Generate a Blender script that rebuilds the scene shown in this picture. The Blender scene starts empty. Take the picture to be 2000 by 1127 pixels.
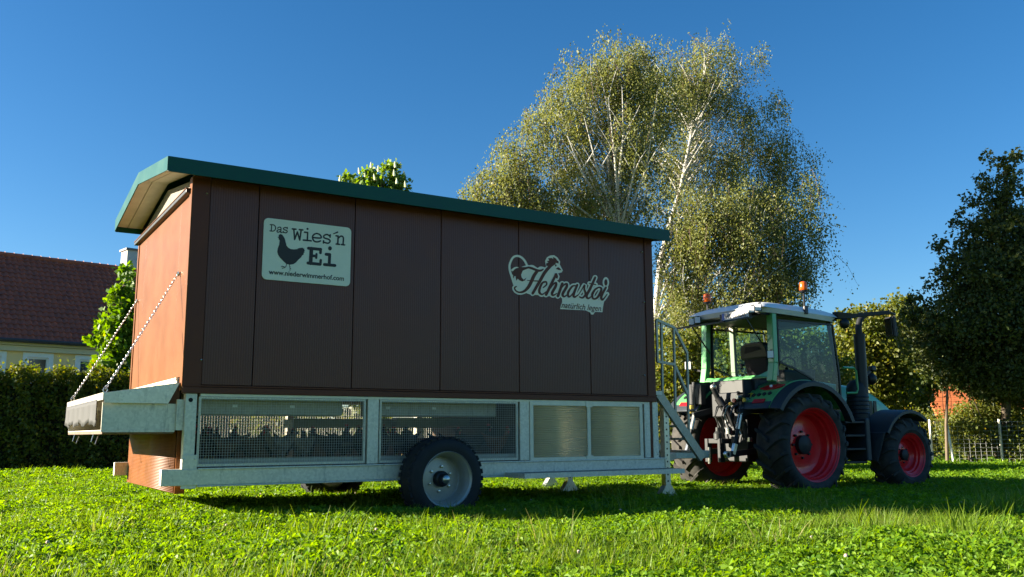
import bpy, bmesh, math, random
import numpy as np
from mathutils import Vector, Matrix
random.seed(7)
rng = np.random.default_rng(11)
R = math.radians
scene = bpy.context.scene
COL = scene.collection

# ------------------------------------------------------------------ camera, light, exposure
FPX = 1767.294                                   # focal length in photo pixels (photo 2000 wide)
PITCH, ROLL, YAW = R(9.142), R(-0.262), R(31.649)
CAM = Vector((-1.9336, -9.3347, 0.887))
Fv = Vector((math.sin(YAW) * math.cos(PITCH), math.cos(YAW) * math.cos(PITCH), math.sin(PITCH)))
R0 = Vector((math.cos(YAW), -math.sin(YAW), 0))
U0 = R0.cross(Fv)
Rv = R0 * math.cos(ROLL) + U0 * math.sin(ROLL)
Uv = U0 * math.cos(ROLL) - R0 * math.sin(ROLL)
cam_data = bpy.data.cameras.new('camera')
cam = bpy.data.objects.new('camera', cam_data)
COL.objects.link(cam)
cam_data.sensor_width = 36.0
cam_data.lens = FPX / 2000 * 36.0
cam_data.clip_start = 0.1
cam_data.clip_end = 2000
M = Matrix((( Rv.x, Uv.x, -Fv.x, CAM.x), (Rv.y, Uv.y, -Fv.y, CAM.y), (Rv.z, Uv.z, -Fv.z, CAM.z), (0, 0, 0, 1)))
cam.matrix_world = M
scene.camera = cam

SUN_AZ = R(-60.0)      # from +Y towards +X
SUN_EL = R(16.5)
SUNV = Vector((math.sin(SUN_AZ) * math.cos(SUN_EL), math.cos(SUN_AZ) * math.cos(SUN_EL), math.sin(SUN_EL)))
world = bpy.data.worlds.new('World')
scene.world = world
world.use_nodes = True
wn, wl = world.node_tree.nodes, world.node_tree.links
bg = wn['Background']
sky = wn.new('ShaderNodeTexSky')
sky.sky_type = 'NISHITA'
sky.sun_disc = False
sky.sun_elevation = SUN_EL
sky.sun_rotation = SUN_AZ
sky.altitude = 400
sky.air_density = 1.0
sky.dust_density = 0.6
sky.ozone_density = 4.0
hsv = wn.new('ShaderNodeHueSaturation')
hsv.inputs['Saturation'].default_value = 1.22
wl.new(sky.outputs[0], hsv.inputs['Color'])
wl.new(hsv.outputs[0], bg.inputs[0])
bg.inputs[1].default_value = 0.042
sun_d = bpy.data.lights.new('sun', 'SUN')
sun_d.energy = 5.0
sun_d.angle = R(0.5)
sun_d.color = (1.0, 0.90, 0.73)
sun = bpy.data.objects.new('sun', sun_d)
COL.objects.link(sun)
sun.rotation_euler = (-SUNV).to_track_quat('-Z', 'Y').to_euler()
vs = scene.view_settings
vs.view_transform = 'Standard'
vs.look = 'None'
vs.gamma = 1.0
vs.use_curve_mapping = False
vs.exposure = 2.15

# ------------------------------------------------------------------ measuring helpers (photo pixel -> place in the world)
def ray(px, py):
    return Fv + Rv * ((px - 1000) / FPX) - Uv * ((py - 563.5) / FPX)
def at(px, py, d):
    return CAM + ray(px, py) * d
def onp(px, py, ax, v):
    r = ray(px, py)
    return CAM + r * ((v - CAM[ax]) / r[ax])

# ------------------------------------------------------------------ materials
MATS = {}
def nd(nt, t, **kw):
    n = nt.nodes.new(t)
    for k, v in kw.items(): setattr(n, k, v)
    return n
def mat(name, col, rough=0.5, metal=0.0, noise=0.0, nscale=6.0, bump=0.0, bscale=40.0, spec=0.5, col2=None, coat=0.0, streak=None, trans=0.0, ior=1.45, sss=0.0):
    if name in MATS: return MATS[name]
    m = bpy.data.materials.new(name); m.use_nodes = True
    nt = m.node_tree; b = nt.nodes['Principled BSDF']; L = nt.links
    c = (*col, 1)
    b.inputs['Base Color'].default_value = c
    b.inputs['Roughness'].default_value = rough
    b.inputs['Metallic'].default_value = metal
    b.inputs['Specular IOR Level'].default_value = spec
    b.inputs['Coat Weight'].default_value = coat
    b.inputs['Transmission Weight'].default_value = trans
    b.inputs['IOR'].default_value = ior
    tc = nd(nt, 'ShaderNodeTexCoord')
    if noise > 0 or col2:
        mp = nd(nt, 'ShaderNodeMapping')
        L.new(tc.outputs['Object'], mp.inputs[0])
        if streak: mp.inputs['Scale'].default_value = streak
        nz = nd(nt, 'ShaderNodeTexNoise'); nz.inputs['Scale'].default_value = nscale; nz.inputs['Detail'].default_value = 6; nz.inputs['Roughness'].default_value = .65
        L.new(mp.outputs[0], nz.inputs['Vector'])
        cr = nd(nt, 'ShaderNodeValToRGB')
        cr.color_ramp.elements[0].position = .32; cr.color_ramp.elements[1].position = .68
        c2 = col2 if col2 else tuple(x * (1 - noise) for x in col)
        c1 = col if col2 else tuple(min(1, x * (1 + noise * .6)) for x in col)
        cr.color_ramp.elements[0].color = (*c2, 1); cr.color_ramp.elements[1].color = (*c1, 1)
        L.new(nz.outputs[0], cr.inputs[0]); L.new(cr.outputs[0], b.inputs['Base Color'])
        mr = nd(nt, 'ShaderNodeMapRange'); mr.inputs['To Min'].default_value = max(0, rough - .1); mr.inputs['To Max'].default_value = min(1, rough + .12)
        L.new(nz.outputs[0], mr.inputs[0]); L.new(mr.outputs[0], b.inputs['Roughness'])
    if bump > 0:
        n2 = nd(nt, 'ShaderNodeTexNoise'); n2.inputs['Scale'].default_value = bscale; n2.inputs['Detail'].default_value = 4
        L.new(tc.outputs['Object'], n2.inputs['Vector'])
        bp = nd(nt, 'ShaderNodeBump'); bp.inputs['Strength'].default_value = bump; bp.inputs['Distance'].default_value = .01
        L.new(n2.outputs[0], bp.inputs['Height']); L.new(bp.outputs[0], b.inputs['Normal'])
    MATS[name] = m
    return m

def ribbed(name, col, rough, period, axis='X', strength=.5, spec=.5, wobble=.0):
    """painted sheet with fine rolled ribs every PERIOD metres"""
    m = mat(name, col, rough, noise=.12, nscale=2.5, spec=spec)
    nt = m.node_tree; b = nt.nodes['Principled BSDF']; L = nt.links
    tc = nd(nt, 'ShaderNodeTexCoord')
    wv = nd(nt, 'ShaderNodeTexWave', wave_type='BANDS', bands_direction=axis)
    wv.inputs['Scale'].default_value = 2 * math.pi / period / 20.0 * 1.0
    wv.inputs['Distortion'].default_value = 0
    L.new(tc.outputs['Object'], wv.inputs['Vector'])
    nz = nd(nt, 'ShaderNodeTexNoise'); nz.inputs['Scale'].default_value = 1.3; nz.inputs['Detail'].default_value = 2
    L.new(tc.outputs['Object'], nz.inputs['Vector'])
    bp = nd(nt, 'ShaderNodeBump'); bp.inputs['Strength'].default_value = strength; bp.inputs['Distance'].default_value = .004
    L.new(wv.outputs['Fac'], bp.inputs['Height'])
    bp2 = nd(nt, 'ShaderNodeBump'); bp2.inputs['Strength'].default_value = .25; bp2.inputs['Distance'].default_value = .02
    L.new(nz.outputs[0], bp2.inputs['Height']); L.new(bp.outputs[0], bp2.inputs['Normal'])
    L.new(bp2.outputs[0], b.inputs['Normal'])
    return m

def galv(name, base=.42, rough=.42, metal=.75, dirt=(.16, .17, .14)):
    if name in MATS: return MATS[name]
    m = bpy.data.materials.new(name); m.use_nodes = True
    nt = m.node_tree; b = nt.nodes['Principled BSDF']; L = nt.links
    tc = nd(nt, 'ShaderNodeTexCoord')
    vo = nd(nt, 'ShaderNodeTexVoronoi'); vo.inputs['Scale'].default_value = 45
    L.new(tc.outputs['Object'], vo.inputs['Vector'])
    cr = nd(nt, 'ShaderNodeValToRGB')
    cr.color_ramp.elements[0].color = (base * .96, base * .89, base * .72, 1); cr.color_ramp.elements[1].color = (base * 1.23, base * 1.14, base * .94, 1)
    L.new(vo.outputs['Color'], cr.inputs[0])
    mp = nd(nt, 'ShaderNodeMapping'); mp.inputs['Scale'].default_value = (9, 9, 1.4)
    L.new(tc.outputs['Object'], mp.inputs[0])
    nz = nd(nt, 'ShaderNodeTexNoise'); nz.inputs['Scale'].default_value = 2.2; nz.inputs['Detail'].default_value = 7; nz.inputs['Roughness'].default_value = .7
    L.new(mp.outputs[0], nz.inputs['Vector'])
    r2 = nd(nt, 'ShaderNodeValToRGB'); r2.color_ramp.elements[0].position = .56; r2.color_ramp.elements[1].position = .86
    L.new(nz.outputs[0], r2.inputs[0])
    mx = nd(nt, 'ShaderNodeMix', data_type='RGBA')
    L.new(r2.outputs[0], mx.inputs[0]); L.new(cr.outputs[0], mx.inputs[6]); mx.inputs[7].default_value = (*dirt, 1)
    L.new(mx.outputs[2], b.inputs['Base Color'])
    mm = nd(nt, 'ShaderNodeMapRange'); mm.inputs['To Min'].default_value = metal; mm.inputs['To Max'].default_value = metal * .3
    L.new(r2.outputs[0], mm.inputs[0]); L.new(mm.outputs[0], b.inputs['Metallic'])
    b.inputs['Roughness'].default_value = rough
    bp = nd(nt, 'ShaderNodeBump'); bp.inputs['Strength'].default_value = .12; bp.inputs['Distance'].default_value = .01
    L.new(nz.outputs[0], bp.inputs['Height']); L.new(bp.outputs[0], b.inputs['Normal'])
    MATS[name] = m
    return m

def leafmat(name, c1, c2, c3=None, trans=.4, rough=.5, spec=.3):
    """leaf: colour varies leaf by leaf (attribute 'shade'), light shines through it"""
    if name in MATS: return MATS[name]
    m = bpy.data.materials.new(name); m.use_nodes = True
    nt = m.node_tree; L = nt.links; b = nt.nodes['Principled BSDF']
    a = nd(nt, 'ShaderNodeAttribute', attribute_name='shade')
    cr = nd(nt, 'ShaderNodeValToRGB')
    e = cr.color_ramp.elements
    e[0].color = (*c1, 1); e[1].color = (*c2, 1)
    if c3:
        n = e.new(.9); n.color = (*c2, 1); e[-1].color = (*c3, 1)
    L.new(a.outputs['Fac'], cr.inputs[0])
    L.new(cr.outputs[0], b.inputs['Base Color'])
    b.inputs['Roughness'].default_value = rough
    b.inputs['Specular IOR Level'].default_value = spec
    t = nd(nt, 'ShaderNodeBsdfTranslucent')
    g = nd(nt, 'ShaderNodeHueSaturation'); g.inputs['Hue'].default_value = .485; g.inputs['Saturation'].default_value = 1.22; g.inputs['Value'].default_value = 1.5
    L.new(cr.outputs[0], g.inputs['Color']); L.new(g.outputs[0], t.inputs[0])
    mx = nd(nt, 'ShaderNodeMixShader'); mx.inputs[0].default_value = trans
    L.new(b.outputs[0], mx.inputs[1]); L.new(t.outputs[0], mx.inputs[2])
    L.new(mx.outputs[0], nt.nodes['Material Output'].inputs['Surface'])
    MATS[name] = m
    return m

def glass(name, tint, rough=.0):
    """thin pane: part mirror, part tinted see-through"""
    if name in MATS: return MATS[name]
    m = bpy.data.materials.new(name); m.use_nodes = True
    nt = m.node_tree; L = nt.links
    g = nd(nt, 'ShaderNodeBsdfGlossy'); g.inputs['Roughness'].default_value = rough + .02; g.inputs[0].default_value = (.9, .95, 1, 1)
    t = nd(nt, 'ShaderNodeBsdfTransparent'); t.inputs[0].default_value = (*tint, 1)
    lw_ = nd(nt, 'ShaderNodeLayerWeight'); lw_.inputs[0].default_value = .5
    pw = nd(nt, 'ShaderNodeMath', operation='POWER'); pw.inputs[1].default_value = 5.0
    fr = nd(nt, 'ShaderNodeMapRange'); fr.inputs['To Min'].default_value = .035; fr.inputs['To Max'].default_value = .55
    L.new(lw_.outputs['Facing'], pw.inputs[0]); L.new(pw.outputs[0], fr.inputs[0])
    mx = nd(nt, 'ShaderNodeMixShader')
    L.new(fr.outputs[0], mx.inputs[0]); L.new(t.outputs[0], mx.inputs[1]); L.new(g.outputs[0], mx.inputs[2])
    L.new(mx.outputs[0], nt.nodes['Material Output'].inputs['Surface'])
    nt.nodes.remove(nt.nodes['Principled BSDF'])
    MATS[name] = m
    return m

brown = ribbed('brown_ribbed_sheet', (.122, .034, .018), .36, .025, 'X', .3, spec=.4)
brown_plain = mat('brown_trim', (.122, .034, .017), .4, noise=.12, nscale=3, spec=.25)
gable_lit_brown = mat('sunlit_brown_sheet', (.150, .0465, .0055), .42, noise=.12, nscale=2.2, bump=.04, bscale=5, spec=.25)  # same brown as the side wall, warm sunlight put into the colour
gable_rib = mat('sunlit_brown_ribbed', (.150, .0465, .0055), .45, noise=.2, nscale=4, spec=.25)  # lower gable panel, same sunlit orange mixed into the brown
green_paint = mat('moss_green_sheet', (.002, .066, .046), .38, spec=.3, noise=.1, nscale=2)
soffit_m = mat('pale_soffit', (.58, .54, .44), .6, noise=.12, nscale=5)
black_m = mat('black_plastic', (.012, .012, .013), .45, noise=.2, nscale=8)
dark_gap = mat('dark_gasket', (.01, .008, .008), .8)
wood_m = mat('weathered_wood', (.25, .225, .175), .8, col2=(.12, .105, .08), nscale=5, streak=(3, 14, 1.2), bump=.15, bscale=30)
wood2_m = mat('brown_board', (.16, .11, .07), .8, noise=.3, nscale=6)
galv_m = galv('galvanised_steel', .60, .5, .35)
galv_dirty = galv('stained_galvanised_steel', .34, .55, .25, (.11, .11, .09))
galv_new = galv('bright_galvanised_steel', .58, .36, .7)
galv_dark = galv('grey_galvanised_steel', .34, .45, .5)
alu_m = mat('aluminium_frame', (.74, .66, .50), .45, metal=.15, noise=.12, nscale=10)
wire_m = mat('mesh_wire', (.48, .46, .40), .5, metal=.2)
rubber_m = mat('tyre_rubber', (.017, .017, .018), .78, noise=.35, nscale=9, bump=.1, bscale=60)
tractor_rubber = mat('dusty_tyre_rubber', (.060, .055, .048), .88, col2=(.020, .019, .018), nscale=6, bump=.15, bscale=50)
rim_grey = mat('silver_rim', (.42, .40, .36), .42, metal=.4, noise=.1, nscale=7)
hub_m = mat('black_hub', (.02, .02, .022), .4, noise=.2)
chrome_m = mat('worn_steel', (.55, .54, .5), .28, metal=.9, noise=.2, nscale=20)
white_m = mat('white_paint', (.78, .78, .76), .35, noise=.06, nscale=4)
straw_m = mat('dirty_floor', (.06, .045, .03), .95, noise=.5, nscale=20)

# ------------------------------------------------------------------ object helpers
def tag(o, label=None, cat=None, group=None, kind=None):
    if label: o['label'] = label
    if cat: o['category'] = cat
    if group: o['group'] = group
    if kind: o['kind'] = kind
    return o
ROOTS = {}
def thing(name, label, cat, loc=(0, 0, 0), group=None):
    o = bpy.data.objects.new(name, None)
    o.empty_display_size = .2
    o.location = loc
    COL.objects.link(o)
    ROOTS[o.name] = Matrix.Translation(Vector(loc)).inverted()
    return tag(o, label, cat, group)
def link(name, me, m=None, parent=None):
    o = bpy.data.objects.new(name, me)
    COL.objects.link(o)
    if m is not None and hasattr(me, 'materials') and not len(me.materials): me.materials.append(m)
    if parent is not None:
        o.parent = parent
        if parent.name in ROOTS: o.matrix_parent_inverse = ROOTS[parent.name]
    return o
def copy_tree(o, parent=None, move=None):
    c = o.copy(); COL.objects.link(c)
    if parent is not None: c.parent = parent
    if move is not None: c.matrix_basis = move @ c.matrix_basis
    for ch in list(o.children): copy_tree(ch, c)
    return c

class MB:
    """collects faces in world coordinates, then links them as ONE mesh object"""
    def __init__(s): s.v = []; s.f = []; s.sm = []
    def add(s, vs, fs, smooth=False):
        o = len(s.v); s.v += [tuple(v) for v in vs]
        s.f += [tuple(i + o for i in f) for f in fs]; s.sm += [smooth] * len(fs)
        return s
    def box(s, a, b):
        x0, y0, z0 = (min(a[i], b[i]) for i in range(3)); x1, y1, z1 = (max(a[i], b[i]) for i in range(3))
        return s.add([(x0, y0, z0), (x1, y0, z0), (x1, y1, z0), (x0, y1, z0), (x0, y0, z1), (x1, y0, z1), (x1, y1, z1), (x0, y1, z1)],
                     [(0, 3, 2, 1), (4, 5, 6, 7), (0, 1, 5, 4), (1, 2, 6, 5), (2, 3, 7, 6), (3, 0, 4, 7)])
    def beam(s, p, q, w, h, up=(0, 0, 1)):
        p, q = Vector(p), Vector(q); d = (q - p).normalized(); up = Vector(up)
        if abs(d.dot(up)) > .98: up = Vector((0, 1, 0))
        a = d.cross(up).normalized() * (w / 2); b = a.cross(d).normalized() * (h / 2)
        vs = [p - a - b, p + a - b, p + a + b, p - a + b, q - a - b, q + a - b, q + a + b, q - a + b]
        return s.add(vs, [(0, 3, 2, 1), (4, 5, 6, 7), (0, 1, 5, 4), (1, 2, 6, 5), (2, 3, 7, 6), (3, 0, 4, 7)])
    def tube(s, pts, r, n=8, caps=True):
        pts = [Vector(p) for p in pts]; k = len(pts)
        rr = r if isinstance(r, (list, tuple)) else [r] * k
        t0 = (pts[1] - pts[0]).normalized()
        ref = Vector((0, 0, 1)) if abs(t0.z) < .9 else Vector((1, 0, 0))
        a = t0.cross(ref).normalized(); vs = []
        for i in range(k):
            t = (pts[min(i + 1, k - 1)] - pts[max(i - 1, 0)]).normalized()
            a = (a - t * a.dot(t)).normalized(); b = t.cross(a)
            for j in range(n):
                an = 2 * math.pi * j / n
                vs.append(pts[i] + (a * math.cos(an) + b * math.sin(an)) * rr[i])
        fs = [(i * n + j, i * n + (j + 1) % n, (i + 1) * n + (j + 1) % n, (i + 1) * n + j) for i in range(k - 1) for j in range(n)]
        s.add(vs, fs, True)
        if caps: s.add(vs[:n], [tuple(range(n))[::-1]]); s.add(vs[-n:], [tuple(range(n))])
        return s
    def lathe(s, c, prof, n=32, axis='y', close=False, a0=0, a1=2 * math.pi):
        """prof: (radius, offset along the axis)"""
        c = Vector(c); full = abs(a1 - a0 - 2 * math.pi) < 1e-6
        m = n if full else n + 1; vs = []
        for i in range(m):
            an = a0 + (a1 - a0) * i / n; ca, sa = math.cos(an), math.sin(an)
            for r, o in prof:
                if axis == 'y': vs.append(c + Vector((r * ca, o, r * sa)))
                elif axis == 'z': vs.append(c + Vector((r * ca, r * sa, o)))
                else: vs.append(c + Vector((o, r * ca, r * sa)))
        k = len(prof); fs = []
        for i in range(n):
            i2 = (i + 1) % m
            for j in range(k - 1 if not close else k):
                j2 = (j + 1) % k
                fs.append((i * k + j, i * k + j2, i2 * k + j2, i2 * k + j))
        return s.add(vs, fs, True)
    def prism(s, poly, d):
        """flat polygon of 3-D points swept by vector d"""
        d = Vector(d); n = len(poly); p = [Vector(q) for q in poly]
        vs = p + [q + d for q in p]
        return s.add(vs, [tuple(range(n))[::-1], tuple(range(n, 2 * n))] + [(i, (i + 1) % n, (i + 1) % n + n, i + n) for i in range(n)])
    def ball(s, c, r, n=10, m=6, sc=(1, 1, 1)):
        prof = [(max(1e-4, r * math.sin(math.pi * i / m)) , -r * math.cos(math.pi * i / m)) for i in range(m + 1)]
        o = len(s.v); s.lathe((0, 0, 0), prof, n, 'z')
        for i in range(o, len(s.v)):
            v = s.v[i]; s.v[i] = (c[0] + v[0] * sc[0], c[1] + v[1] * sc[1], c[2] + v[2] * sc[2])
        return s
    def grid(s, fn, nu, nv, smooth=True):
        vs = [fn(i / nu, j / nv) for i in range(nu + 1) for j in range(nv + 1)]
        fs = [(i * (nv + 1) + j, (i + 1) * (nv + 1) + j, (i + 1) * (nv + 1) + j + 1, i * (nv + 1) + j + 1) for i in range(nu) for j in range(nv)]
        return s.add(vs, fs, smooth)
    def mesh(s, name, m=None, fix=True):
        me = bpy.data.meshes.new(name)
        me.from_pydata(s.v, [], s.f)
        me.polygons.foreach_set('use_smooth', s.sm)
        if fix:
            bm = bmesh.new(); bm.from_mesh(me); bmesh.ops.recalc_face_normals(bm, faces=bm.faces); bm.to_mesh(me); bm.free()
        me.update()
        if any(s.sm):
            try: me.set_sharp_from_angle(angle=R(40))
            except Exception: pass
        if m: me.materials.append(m)
        return me
    def build(s, name, m, parent=None, label=None, bevel=0, kind=None, solid=0):
        o = link(name, s.mesh(name, m), m, parent)
        if solid:
            md = o.modifiers.new('thickness', 'SOLIDIFY'); md.thickness = solid; md.offset = 0
        if bevel:
            md = o.modifiers.new('edge', 'BEVEL'); md.width = bevel; md.segments = 2; md.limit_method = 'ANGLE'; md.angle_limit = R(40)
        if label: o['label'] = label
        if kind: o['kind'] = kind
        return o
def box(name, a, b, m, parent, **kw): return MB().box(a, b).build(name, m, parent, **kw)
def beam(name, p, q, w, h, m, parent, **kw): return MB().beam(p, q, w, h).build(name, m, parent, **kw)

# flat ribbons and polygons for lettering, in a 2-D drawing space mapped to the world by fn(u, v, lift)
class Ink:
    def __init__(s, fn): s.fn = fn; s.mb = MB(); s.k = 0
    def lift(s): s.k += 1; return (s.k % 24) * 9e-5
    def stroke(s, pts, w, smooth=True, caps=True):
        if not smooth and len(pts) > 2:
            for a_, b_ in zip(pts, pts[1:]): s.stroke([a_, b_], w, False)
            return s
        P = [np.array(p, float) for p in pts]
        if smooth and len(P) > 2:
            Q = []
            for i in range(len(P) - 1):
                p0, p1, p2, p3 = P[max(i - 1, 0)], P[i], P[i + 1], P[min(i + 2, len(P) - 1)]
                for t in np.linspace(0, 1, 6, endpoint=False):
                    Q.append(.5 * (2 * p1 + (p2 - p0) * t + (2 * p0 - 5 * p1 + 4 * p2 - p3) * t * t + (3 * p1 - p0 - 3 * p2 + p3) * t ** 3))
            Q.append(P[-1])
        else: Q = P
        n = len(Q)
        ws = list(np.interp(np.linspace(0, 1, n), np.linspace(0, 1, len(w)), w)) if isinstance(w, (list, tuple)) else [w] * n
        z = s.lift(); vs = []
        for i in range(n):
            t = Q[min(i + 1, n - 1)] - Q[max(i - 1, 0)]; t = t / (np.linalg.norm(t) + 1e-9); nn = np.array((-t[1], t[0]))
            vs += [s.fn(*(Q[i] + nn * ws[i] / 2), z + 6e-5 * i / n), s.fn(*(Q[i] - nn * ws[i] / 2), z + 6e-5 * i / n)]
        s.mb.add(vs, [(2 * i, 2 * i + 1, 2 * i + 3, 2 * i + 2) for i in range(n - 1)])
        if not smooth:
            for q, ww in list(zip(Q, ws))[1:-1]: s.disc(q, ww / 2)
        if caps:
            s.disc(Q[0], ws[0] / 2); s.disc(Q[-1], ws[-1] / 2)
        return s
    def disc(s, c, rx, ry=None, n=14):
        ry = ry or rx
        return s.poly([(c[0] + rx * math.cos(2 * math.pi * i / n), c[1] + ry * math.sin(2 * math.pi * i / n)) for i in range(n)])
    def poly(s, pts):
        z = s.lift(); s.mb.add([s.fn(*p, z) for p in pts], [tuple(range(len(pts)))]); return s
    def build(s, name, m, parent, label=None):
        me = bpy.data.meshes.new(name); me.from_pydata(s.mb.v, [], s.mb.f); me.materials.append(m)
        bm = bmesh.new(); bm.from_mesh(me); bmesh.ops.triangulate(bm, faces=[f for f in bm.faces if len(f.verts) > 4]); bm.to_mesh(me); bm.free()
        o = link(name, me, m, parent)
        if label: o['label'] = label
        return o
def text(name, body, size, m, parent, origin, xdir, up, bold=0.0, shear=0.0, width=None, space=1.0):
    cu = bpy.data.curves.new(name, 'FONT'); cu.body = body; cu.size = size; cu.offset = bold; cu.shear = shear; cu.space_character = space
    cu.extrude = .0004; cu.resolution_u = 4
    cu.materials.append(m)
    o = bpy.data.objects.new(name, cu); COL.objects.link(o)
    bpy.context.view_layer.update()
    sx = width / max(o.dimensions.x, 1e-6) if width else 1
    me = bpy.data.meshes.new_from_object(o.evaluated_get(bpy.context.evaluated_depsgraph_get()))
    bpy.data.objects.remove(o); bpy.data.curves.remove(cu)
    me.name = name
    if not len(me.materials): me.materials.append(m)
    o = bpy.data.objects.new(name, me); COL.objects.link(o)
    x = Vector(xdir).normalized(); y = Vector(up).normalized(); z = x.cross(y)
    mw = Matrix((x * sx, y, z)).transposed().to_4x4(); mw.translation = Vector(origin)
    o.parent = parent
    if parent.name in ROOTS: o.matrix_parent_inverse = ROOTS[parent.name]
    o.matrix_basis = mw
    return o

# quick mesh from numpy arrays with a per-leaf 'shade' value
def np_mesh(name, V, F, shade, m, smooth=False):
    """V (n,3), F (k,4) quads or (k,3), shade (n) per vertex"""
    me = bpy.data.meshes.new(name)
    me.vertices.add(len(V)); me.vertices.foreach_set('co', np.asarray(V, np.float32).ravel())
    c = F.shape[1]
    me.loops.add(F.size); me.loops.foreach_set('vertex_index', F.astype(np.int32).ravel())
    me.polygons.add(len(F)); me.polygons.foreach_set('loop_start', np.arange(0, F.size, c, dtype=np.int32))
    me.update(calc_edges=True)
    a = me.attributes.new('shade', 'FLOAT', 'POINT'); a.data.foreach_set('value', np.asarray(shade, np.float32))
    if m: me.materials.append(m)
    me.validate()
    return me
def unit(a): return a / (np.linalg.norm(a, axis=1, keepdims=True) + 1e-9)
def leaf_quads(P, size, tip=None, jit=1.0, aspect=.62, rg=rng):
    """a diamond leaf at each point of P: base at P, tip along a random direction (mean TIP)"""
    n = len(P)
    d = rg.normal(size=(n, 3)) * jit
    if tip is not None: d = d + np.asarray(tip)
    d = unit(d); s = unit(np.cross(d, rg.normal(size=(n, 3))))
    nrm = np.cross(d, s)
    L = (size * rg.uniform(.65, 1.3, n))[:, None]
    mid = P + d * L * .42
    V = np.stack([P, mid + s * L * aspect * .5 + nrm * L * .06, P + d * L, mid - s * L * aspect * .5 + nrm * L * .06], 1).reshape(-1, 3)
    F = np.arange(n * 4).reshape(n, 4)
    return V, F
def in_ball(n, rg=rng):
    v = unit(rg.normal(size=(n, 3))); return v * (rg.uniform(0, 1, n) ** (1 / 3))[:, None]

# ------------------------------------------------------------------ ground
def gz(x, y):
    return -0.02 - 0.012 * np.clip(np.asarray(x) - 4, 0, 12)
soil = mat('soil_under_grass', (.022, .036, .010), .95, noise=.5, nscale=9)
field_m = mat('far_meadow', (.13, .18, .035), .95, noise=.3, nscale=3)
def ground():
    xs = np.concatenate([np.linspace(-400, -14, 12), np.linspace(-13, 40, 80), np.linspace(45, 500, 14)])
    ys = np.concatenate([np.linspace(-120, -13, 8), np.linspace(-12, 34, 70), np.linspace(40, 600, 14)])
    X, Y = np.meshgrid(xs, ys, indexing='ij')
    Z = gz(X, Y)
    V = np.stack([X, Y, Z], -1).reshape(-1, 3); ny = len(ys)
    F = np.array([(i * ny + j, (i + 1) * ny + j, (i + 1) * ny + j + 1, i * ny + j + 1) for i in range(len(xs) - 1) for j in range(ny - 1)])
    me = np_mesh('ground', V, F, np.zeros(len(V)), soil); me.materials.append(field_m)
    c = V[F].mean(1)[:, :2] - np.array((CAM.x, CAM.y)); dd = np.hypot(c[:, 0], c[:, 1])
    me.polygons.foreach_set('material_index', (dd > 27).astype(np.int32))
    o = link('ground', me)
    tag(o, 'meadow ground under clover and grass', 'ground', kind='structure')
ground()

# ------------------------------------------------------------------ mobile chicken coop
L, W = 6.05, 3.07
T = thing('mobile_chicken_coop', 'big brown chicken coop trailer with green roof, white logos and mesh cage below', 'coop trailer', (3.0, 1.5, 0))
GAP = .005
# side wall: six ribbed panels between corner trims, a dark core behind the joints
box('wall_core', (.03, .035, 1.32), (L - .03, .09, 3.50), dark_gap, T)
joints = [.17, .681, 1.761, 2.841, 3.920, 4.999, 5.93]
for i in range(6):
    box('side_panel', (joints[i] + GAP, 0, 1.388), (joints[i + 1] - GAP, .034, 3.515), brown, T, bevel=.004)
box('corner_trim', (0, -.012, 1.33), (.17, .0, 3.53), brown_plain, T)
box('corner_trim', (5.93, -.012, 1.33), (L + .012, .0, 3.53), brown_plain, T)
box('corner_trim', (-.012, -.012, 1.33), (-.0005, .10, 3.50), gable_lit_brown, T)
s = MB(); s.box((-.005, -.022, 1.302), (L + .01, .03, 1.362)).box((-.005, -.016, 1.366), (L + .01, .03, 1.383))
s.build('sill_trim', brown_plain, T, bevel=.004)
# gable end
box('gable_core', (.035, .03, 1.35), (.09, W - .02, 3.40), dark_gap, T)
for a, b in ((.104, .52), (.524, 2.55), (2.554, W - .06)):
    box('gable_panel', (.0, a, 1.47), (.034, b, 3.343), gable_lit_brown, T, bevel=.001)
box('corner_trim', (-.012, W - .056, 1.40), (.05, W + .01, 3.46), gable_lit_brown, T)
box('drip_strip', (-.055, .06, 3.345), (.03, W + .06, 3.385), black_m, T, bevel=.006)
box('strip_cap', (-.06, .055, 3.386), (.028, W + .065, 3.394), gable_lit_brown, T)
YR, ZR = 1.50, 3.87                      # ridge
YN, ZN, YF, ZF = -.215, 3.605, 3.12, 3.645
def zroof(y): return ZR + (ZN - ZR) * (YR - y) / (YR - YN) if y < YR else ZR + (ZF - ZR) * (y - YR) / (YF - YR)
# triangle of grey boards
ys = np.linspace(.02, W - .02, 8)
for i in range(7):
    a, b = ys[i] + .002, ys[i + 1] - .002
    za, zb = zroof(a) - .155, zroof(b) - .155
    pts = [(.03, a, 3.40), (.03, b, 3.40), (.03, b, zb), (.03, a, za)]
    if YR > a and YR < b: pts = [(.03, a, 3.40), (.03, b, 3.40), (.03, b, zb), (.03, YR, ZR - .155), (.03, a, za)]
    MB().prism(pts, (.03, 0, 0)).build('gable_board', wood_m, T)
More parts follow.
